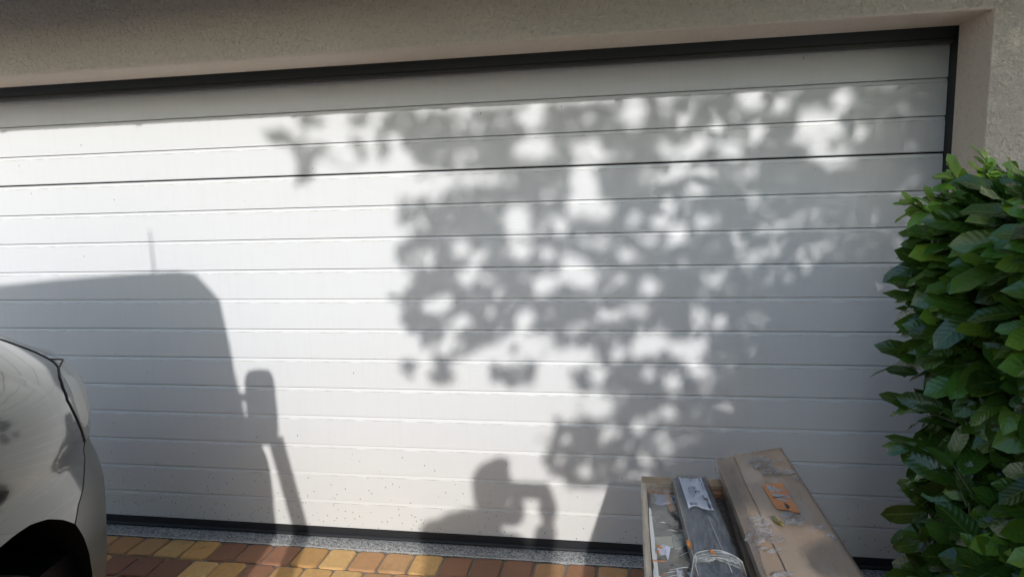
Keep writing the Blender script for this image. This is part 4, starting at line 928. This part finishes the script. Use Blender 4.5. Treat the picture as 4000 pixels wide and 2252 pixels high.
for j in range(NV+1):
    v = GP['l']*j/NV; tp = min(1, .25+(v/.05)) if v < .05 else 1
    G.append([gp(.5+pu*(1+.02*mnoise.noise(Vector((pu*3, v*20, 0)))), v + (.006*mnoise.noise(Vector((pu*8, 0, 3))) if j == 0 else 0), ph*tp + (.0016*mnoise.noise(Vector((pu*9, v*18, 1)))*(1 if ph > .02 else 0))) for pu, ph in prof_b])
b.grid(G); n = len(b.v); b.f.append(tuple(range(len(prof_b)))); b.f.append(tuple(range(n-len(prof_b), n))[::-1]); b.build('bag', bag_mat(), bag, smooth=True)
b = MB(); G = []
for j in range(NV+1):
    v = -.012+(GP['l']-.2)*j/NV; G.append([gp(.5+pu*1.05+.012*mnoise.noise(Vector((pu*6, v*22, 5))), v+.008*mnoise.noise(Vector((pu*7, 1, 1)))*(j < 2), max(ph,.004)*1.03*(min(1,.4+max(v,0)/.06)) + .003 + .0035*mnoise.noise(Vector((pu*14, v*26, 2)))) for pu, ph in prof_b])
b.grid(G); b.build('film_sleeve', M['filmgray'], bag, smooth=True)
b = MB()
for k in range(12):
    u = rr.choice((.0,.02,.98,.5,.3)); v = rr.uniform(-.01,.02); p = gp(u, v, rr.uniform(.008,.04)); q = p+GD*rr.uniform(-.01,.03)+GW*rr.uniform(-.015,.015)+Vector((0,0,rr.uniform(-.005,.008))); b.tube([p, q], [.0004,.0011], 4)
b.tube([gp(-.01,v,.036) for v in (0,.1,.2,.3,.4,.5)], .0013, 4); b.tube([gp(.64,v*1.0,.0455) if v < .1 else gp(.50+.4*v, v, .0462) for v in (.24,.28,.34,.42,.5)], .0006, 4)
b.build('film_fold', M['filmedge'], bag, smooth=True)
# address label, curling at its lower edge
M['label'] = simple_noise('label_paper', (.74,.75,.80), (.70,.71,.77), .5, 30, .1)
LA, LU, LV = Vector((.1275,-.818,.700)), Vector((.0585,.0,0)), Vector((.0115,-.178,0))
def lp(u, v, h=0):
    z = .0012*math.sin(u*9+v*3) + .0016*mnoise.noise(Vector((u*3, v*5, 9))); vv2 = v
    if v > .9: vv2 = v + (-.10*math.sin(min(u*1.9,1)*math.pi))*(v-.9)/.1
    if v < .08: vv2 = v + .03*math.sin(u*3.3)*(1-v/.08)
    return LA + LU*u + LV*vv2 + Vector((0,0,z+h))
b = MB(); b.grid([[lp(i/16, j/30) for j in range(31)] for i in range(17)]); lab = b.build('label', M['label'], bag, smooth=True)
M['ink'] = mat('black_ink', (.03,.03,.035), .6); M['inkg'] = mat('grey_ink', (.25,.25,.28), .6)
b = MB()
def bar(u0, u1, v0, v1, h=.0011):
    n = 6; b.grid([[lp(u0+(u1-u0)*i/2, v0+(v1-v0)*j/n, h) for j in range(n+1)] for i in range(3)])
def textrow(u, v0, v1, wd, dens=.7, step=.011):
    v = v0
    while v < v1:
        if rr.random() < dens: bar(u, u+wd*rr.uniform(.6,1), v, v+step*.6)
        v += step
bar(.10, .93, .012, .016)
for u, a_, b__ in ((.11,.02,.17),(.17,.02,.17),(.24,.04,.09),(.30,.05,.19),(.37,.05,.14),(.43,.05,.13),(.47,.06,.17),(.51,.07,.13),(.62,.03,.18),(.68,.03,.11)): textrow(u, a_, b__, .020, .85)
for u, a_, b__ in ((.81,.04,.15),(.86,.04,.15),(.90,.04,.16)): textrow(u, a_, b__, .035, .9)
for u, a_, b__ in ((.46,.62,.70),(.54,.64,.71),(.60,.63,.72),(.66,.62,.74)): textrow(u, a_, b__, .016, .8)
for u, a_, b__ in ((.16,.42,.46),(.20,.44,.50),(.25,.44,.53),(.34,.6,.68)): textrow(u, a_, b__, .012, .7)
b.build('print', M['ink'], lab); b = MB()
for k in range(13): wq = rr.choice((.006,.003,.009)); bar(.14+.0, .40, v, v) if False else bar(.12+k*.022, .12+k*.022+wq*1.3, .82, .92)
b.build('barcode', M['ink'], lab); b = MB()
for k in range(20): wq = rr.choice((.004,.008,.012)); bar(.82, .93, .66+k*.0155, .66+k*.0155+wq)
b.build('barcode', M['ink'], lab)
def text(s, u, v, size, mt, parent, name='lettering', bold=0):
    cu = bpy.data.curves.new('t', 'FONT'); cu.body = s; cu.size = size; cu.offset = bold; to = bpy.data.objects.new('t', cu); COL.objects.link(to)
    dg = bpy.context.evaluated_depsgraph_get(); me = bpy.data.meshes.new_from_object(to.evaluated_get(dg)); bpy.data.objects.remove(to)
    for vtx in me.vertices:      # text runs towards the viewer, tops of the letters to the right
        x, y = vtx.co.x, vtx.co.y; vtx.co = lp(u + y/LU.length, v + x/LV.length, .0013)
    me.materials.clear(); me.materials.append(mt); o = bpy.data.objects.new(name, me); COL.objects.link(o); o.parent = parent; return o
text('4011770', .72, .60, .0070, M['ink'], lab, bold=.0002)
text('804', .88, .195, .0052, M['ink'], lab, bold=.0002)
text('201', .24, .355, .0050, M['ink'], lab, bold=.0002)
text('C', .50, .45, .0150, M['ink'], lab, bold=.0006)
text('800', .47, .30, .0105, M['inkg'], lab)
# wide clear strap across
b = MB(); G = []
for i in range(31):
    u = -.10+1.28*i/30; ht = .047+.010*math.sin(math.pi*min(max(u,0),1)) - (.05*max(0,-u)/.1) - .055*max(0, u-1)/.18
    v = .437 + .010*(u-.2) + .035*max(0, u-.45)**2
    G.append([gp(u, v+.030*(j/8)+.002*mnoise.noise(Vector((i*.3, j*.8, 0)))*j, ht+.0022*math.sin(j*1.6+i*.12)-.006*(j/8)) for j in range(9)])
b.grid(G)
M['strap'] = film('strap_film', (.93,.94,.90), .22, (.12,2.5,1), 26, .25, .5); b.build('strap', M['strap'], bag, smooth=True)
b = MB()
for j in (0, 3, 5, 8):
    b.tube([G[i][j]+Vector((0,0,.0006)) for i in range(0, 31, 2)], [.0007 if j == 0 else .0003]*16, 4)
for k in range(3): b.tube([G[2][k]+Vector((0,0,.001)), G[0][4]+Vector((-.006*k*.3,-.012*k*.5,-.004))], [.0008,.0005], 4)
b.build('strap_edge', M['filmedge'], bag, smooth=True)

# dry orange bud scales and the curled seed pod lying on the packages
M['scale'] = simple_noise('bud_scale', (.62,.24,.06), (.42,.13,.03), .5, 120)
def curl(name, p, d, up, L_, W_, lab_, cat, mt, grp=None, bend=1.6):
    p, d, up = Vector(p), Vector(d).normalized(), Vector(up).normalized(); s_ = d.cross(up); b = MB(); G = []
    for i in range(11):
        t = i/10; a = bend*(t-.5); c = p + d*(L_*math.sin(a)/max(bend,.1)*1.2) + up*(L_*.35*(1-math.cos(a)))
        wq = W_*(math.sin(math.pi*min(max(t,.03),.97))**.6); G.append([c + s_*(wq*math.cos(q)) + up*(wq*.55*(1-math.sin(q))) for q in np.linspace(.15, math.pi-.15, 7)])
    b.grid(G); o = b.build(name, mt, smooth=True, solid=.0006); tag(o, lab_, cat, grp); return o
B_ = 'orange bud scales fallen on the packages'
curl('bud_scale', (.066,-1.105,.657), (.6,-1,0), (0,0,1), .016, .0035, 'orange curled bud scale, the farthest one on the torn film of the crate', 'bud scale', M['scale'], B_)
curl('bud_scale', (.061,-1.127,.657), (-.1,-1,0), (0,0,1), .014, .002, 'pale orange bud scale just in front of the farthest one on the crate', 'bud scale', M['scale'], B_)
curl('bud_scale', (.060,-1.163,.657), (1,.05,0), (0,0,1), .030, .0013, 'thin straight orange bud scale lying across the crate film', 'bud scale', M['scale'], B_, .5)
curl('bud_scale', (.070,-1.215,.657), (1,.4,0), (0,0,1), .006, .002, 'tiny orange bud scale nearest the viewer on the crate film', 'bud scale', M['scale'], B_)
curl('bud_scale', (.1285,-1.150,.690), (.15,-1,0), (-.5,.3,1), .036, .0045, 'upright pale orange bud scale at the left end of the clear strap', 'bud scale', M['scale'], B_)
curl('bud_scale', (.168,-1.218,.7145), (.35,-1,0), (0,0,1), .020, .0035, 'dark orange bud scale lying in the middle of the clear strap', 'bud scale', M['scale'], B_)
curl('bud_scale', (.222,-1.235,.690), (.2,-1,0), (.3,0,1), .024, .004, 'brown orange bud scale wedged between strap and cardboard box', 'bud scale', M['scale'], B_)
M['pod'] = simple_noise('green_pod', (.22,.27,.07), (.16,.11,.03), .45, 50)
pt = Vector((0,0,0)); b = MB(); pc = [(.0704,.380,.009),(.0712,.388,.0125),(.0722,.398,.010),(.0748,.407,.0095),(.0785,.415,.011),(.0815,.4215,.012),(.0835,.427,.0085)]
b.tube([cpt(u, v, h) for u, v, h in pc], [.0018,.0034,.0040,.0044,.0047,.0042,.0012], 9)
ob = b.build('seed_pod', M['pod'], smooth=True); tag(ob, 'small curled green and brown seed pod lying on the cardboard box lid', 'seed pod')
b = MB(); b.tube([cpt(*p) for p in ((.0700,.391,.0085),(.0725,.404,.0082),(.0770,.4145,.0084))], [.0008,.002,.0008], 6); b.build('husk', M['scale'], ob, smooth=True)

# board and batten under the cardboard box, two trestles
cb = cpt(0, 0, -TB)
b = MB(); b.box(.275, .455, -1.95, -.74, .560, .5745); tag(b.build('shelf_board', M['pineY'], bevel=.002), 'pine board lying on the trestles under the cardboard box', 'board')
b = MB(); b.box(.40, .44, -1.9, -.80, .575, .6200); tag(b.build('batten', M['pineY'], bevel=.002), 'pine batten propping up one side of the cardboard box', 'batten')
b = MB(); b.box(.268, .290, -1.9, -.80, .575, .5885); tag(b.build('thin_batten', M['pineY'], bevel=.002), 'thin lath under the low edge of the cardboard box', 'batten')
for yy, nm in ((-.93, 'wooden trestle under the far end of the packages'), (-1.85, 'wooden trestle under the near end of the packages')):
    t = empty('trestle', (.25, yy, 0), nm, 'trestle', 'trestles carrying the packages')
    b = MB(); b.box(.05, .47, yy-.03, yy+.03, .5, .5595); b.build('top_rail', M['pineX'], t, bevel=.003)
    for x in (.09, .43):
        for s_ in (-1, 1):
            b = MB(); b.obox((x-.02, yy+s_*.008-.011, .50), (.04,0,0), (0,.022,0), (0, s_*.13, -.50)); b.build('leg', M['pineZ'], t, bevel=.002)

# ------------------------------------------------------------------ photographer (behind the camera: seen as a shadow on the door)
def skin_obj(name, verts, edges, radii, mt, parent, root=0, sub=2):
    me = bpy.data.meshes.new(name); me.from_pydata(verts, edges, []); me.materials.append(mt); o = bpy.data.objects.new(name, me); COL.objects.link(o)
    sk = o.modifiers.new('skin', 'SKIN'); lay = me.skin_vertices[0] if me.skin_vertices else None
    if lay is None:
        bpy.context.view_layer.objects.active = o; 
        me.attributes  # skin layer is created by the modifier UI only; build it by hand
    sk.use_smooth_shade = True
    return o, sk
def metaball_free_body(): pass
def chain_tube(b, pts, rads, n=14):
    # smooth tapered limb through joints
    P = [Vector(p) for p in pts]; out, rr_ = [], []
    for i in range(len(P)-1):
        p0 = P[max(i-1,0)]; p1 = P[i]; p2 = P[i+1]; p3 = P[min(i+2,len(P)-1)]
        for k in range(6):
            t = k/6; q = .5*((2*p1)+(-p0+p2)*t+(2*p0-5*p1+4*p2-p3)*t*t+(-p0+3*p1-3*p2+p3)*t**3); out.append(q); rr_.append(rads[i]+(rads[i+1]-rads[i])*(3*t*t-2*t**3))
    out.append(P[-1]); rr_.append(rads[-1]); b.tube(out, rr_, n)
def fuse(b, name, mt, parent, vox=.012, smooth_it=6):
    o = b.build(name, mt, parent, smooth=True)
    rm = o.modifiers.new('remesh', 'REMESH'); rm.mode = 'VOXEL'; rm.voxel_size = vox; rm.use_smooth_shade = True
    sm = o.modifiers.new('smooth', 'SMOOTH'); sm.factor = .5; sm.iterations = smooth_it; return o
def ellip(b, c, rx, ry, rz, n=20, tilt=0.0):
    G = []
    for i in range(n+1):
        a = math.pi*i/n; G.append([])
        for k in range(n+1):
            f = 2*math.pi*k/n; x, y, z = rx*math.sin(a)*math.cos(f), ry*math.sin(a)*math.sin(f), rz*math.cos(a)
            G[-1].append(Vector((c[0]+x*math.cos(tilt)+z*math.sin(tilt), c[1]+y, c[2]-x*math.sin(tilt)+z*math.cos(tilt))))
    b.grid(G)
M['skin'] = mat('skin', (.55,.33,.24), .5, 0, Subsurface_Weight=.1); M['jacket'] = simple_noise('dark_blue_jacket', (.03,.045,.09), (.02,.03,.06), .8, 90); M['trousers'] = simple_noise('grey_trousers', (.07,.07,.075), (.05,.05,.055), .85, 90); M['shoe'] = mat('shoe', (.03,.028,.026), .5); M['hair'] = simple_noise('brown_hair', (.05,.03,.018), (.03,.018,.01), .6, 120)
person = empty('person', (-.19,-2.97,0), 'person in dark jacket standing with both hands raised to hold a phone', 'person')
HC = Vector((-.115,-2.84,1.602))
b = MB()   # head, neck, hands, forearm skin -> one body surface
ellip(b, HC+Vector((0,-.012,.025)), .074, .092, .095); ellip(b, HC+Vector((0,.022,-.045)), .055, .062, .068); ellip(b, HC+Vector((0,.055,-.095)), .026, .024, .02)
b.tube([HC+Vector((0,.076,.012)), HC+Vector((0,.100,-.020)), HC+Vector((0,.088,-.030))], [.008,.014,.010], 8)
for s_ in (-1, 1):
    ellip(b, HC+Vector((s_*.076,-.005,-.005)), .010, .020, .032, 10); ellip(b, HC+Vector((s_*.030,.074,.022)), .016, .010, .007, 10)
ellip(b, HC+Vector((0,.082,-.058)), .026, .010, .008, 10)
chain_tube(b, [HC+Vector((-.01,-.03,-.07)), (-.145,-2.90,1.475), (-.165,-2.93,1.41)], [.052,.054,.066])
PH = Vector((-.005,-2.594,1.492))       # phone centre
hands = {}
for s_, hx, el, sh in ((1, PH+Vector((.078,-.016,-.022)), Vector((.030,-2.765,1.175)), Vector((-.03,-2.945,1.40))), (-1, PH+Vector((-.050,-.020,-.060)), Vector((-.285,-2.76,1.235)), Vector((-.355,-2.955,1.445)))):
    wr = hx+(Vector((.012,-.045,-.070)) if s_ > 0 else Vector((-.055,-.045,-.035))); chain_tube(b, [sh, el, wr], [.045,.040,.026]); chain_tube(b, [wr, hx+Vector((s_*.004,-.020,-.035)), hx+Vector((0,0,.018))], [.030,.040,.026])
    hands[s_] = (hx, el, sh, wr)
    for k in range(4):     # fingers curl round the back of the phone towards the door side
        z = .026-.019*k; l_ = (.95,1.05,1.0,.8)[k]; o_ = hx+Vector((s_*.004,.002,z))
        chain_tube(b, [o_, o_+Vector((s_*.006,.020*l_,.002)), o_+Vector((-s_*.012*l_,.031,.003)), o_+Vector((-s_*.030*l_,.027,.001))], [.0095,.0088,.008,.0068], 8)
    chain_tube(b, [hx+Vector((0,-.006,-.018)), hx+Vector((-s_*.016,-.004,-.012)), hx+Vector((-s_*.036,-.001,.004))], [.011,.0095,.0078], 8)
chain_tube(b, [(-.165,-2.95,1.40), (-.19,-2.97,1.2), (-.19,-2.98,.98)], [.06,.075,.075])
for s_ in (-1, 1):
    x = -.19+s_*.09; chain_tube(b, [(x,-2.99,.95), (x+s_*.01,-2.96,.50), (x+s_*.015,-3.0,.09)], [.075,.05,.036]); chain_tube(b, [(x+s_*.015,-3.01,.05), (x+s_*.03,-2.86,.035)], [.036,.03])
fuse(b, 'body', M['skin'], person, .006, 3)
b = MB()
for (z, rx, ry, cx, cy) in (): pass
def torso(b, rings, n=24):
    b.grid([[Vector((cx+rx*math.copysign(abs(math.cos(a))**.85, math.cos(a)), cy+ry*math.sin(a), z+dz*math.cos(a))) for a in [2*math.pi*k/n for k in range(n+1)]] for (z, rx, ry, cx, cy, dz) in rings])
    n0 = len(b.v); b.f.append(tuple(range(n0-n-1, n0-1))); m0 = n0-len(rings)*(n+1); b.f.append(tuple(range(m0, m0+n))[::-1])
torso(b, [(.86,.175,.125,-.19,-2.985,0),(.95,.17,.125,-.19,-2.985,0),(1.08,.165,.12,-.19,-2.98,0),(1.22,.182,.125,-.19,-2.97,-.005),(1.36,.19,.12,-.19,-2.96,-.03),(1.43,.175,.10,-.195,-2.955,-.05),(1.49,.125,.085,-.19,-2.95,-.045),(1.535,.070,.066,-.165,-2.93,-.01)])
for s_ in (1, -1):
    hx, el, sh, wr = hands[s_]; chain_tube(b, [sh+Vector((-s_*.03,0,.0)), sh+Vector((s_*.005,.01,-.01)), el, wr+(el-wr)*.12], [.062,.066,.058,.044])
fuse(b, 'jacket', M['jacket'], person, .009, 5)
b = MB(); torso(b, [(.80,.172,.12,-.19,-2.985,0),(.95,.165,.118,-.19,-2.985,0),(.99,.15,.11,-.19,-2.985,0)])
for s_ in (-1, 1):
    x = -.19+s_*.09; chain_tube(b, [(x,-2.99,.93), (x+s_*.01,-2.955,.50), (x+s_*.015,-2.995,.09)], [.095,.073,.062])
fuse(b, 'trousers', M['trousers'], person, .01, 5)
for s_ in (-1, 1):
    x = -.19+s_*.105; b = MB(); chain_tube(b, [(x,-3.06,.052), (x+s_*.005,-2.97,.050), (x+s_*.02,-2.84,.038), (x+s_*.022,-2.80,.034)], [.040,.046,.040,.026]); b.build('shoe', M['shoe'], person, smooth=True)
b = MB(); ellip(b, HC+Vector((0,-.024,.042)), .084, .098, .088); ellip(b, HC+Vector((0,-.045,-.01)), .078, .072, .082); ellip(b, HC+Vector((.03,.025,.105)), .045, .045, .022)
fuse(b, 'hair', M['hair'], person, .008, 3)
ph = MB(); ph.box(PH.x-.081, PH.x+.081, PH.y-.006, PH.y+.003, PH.z-.038, PH.z+.038)
po = ph.build('phone', M['blackplastic'], bevel=.003, seg=3); tag(po, 'black phone held sideways in both hands of the photographer', 'phone')
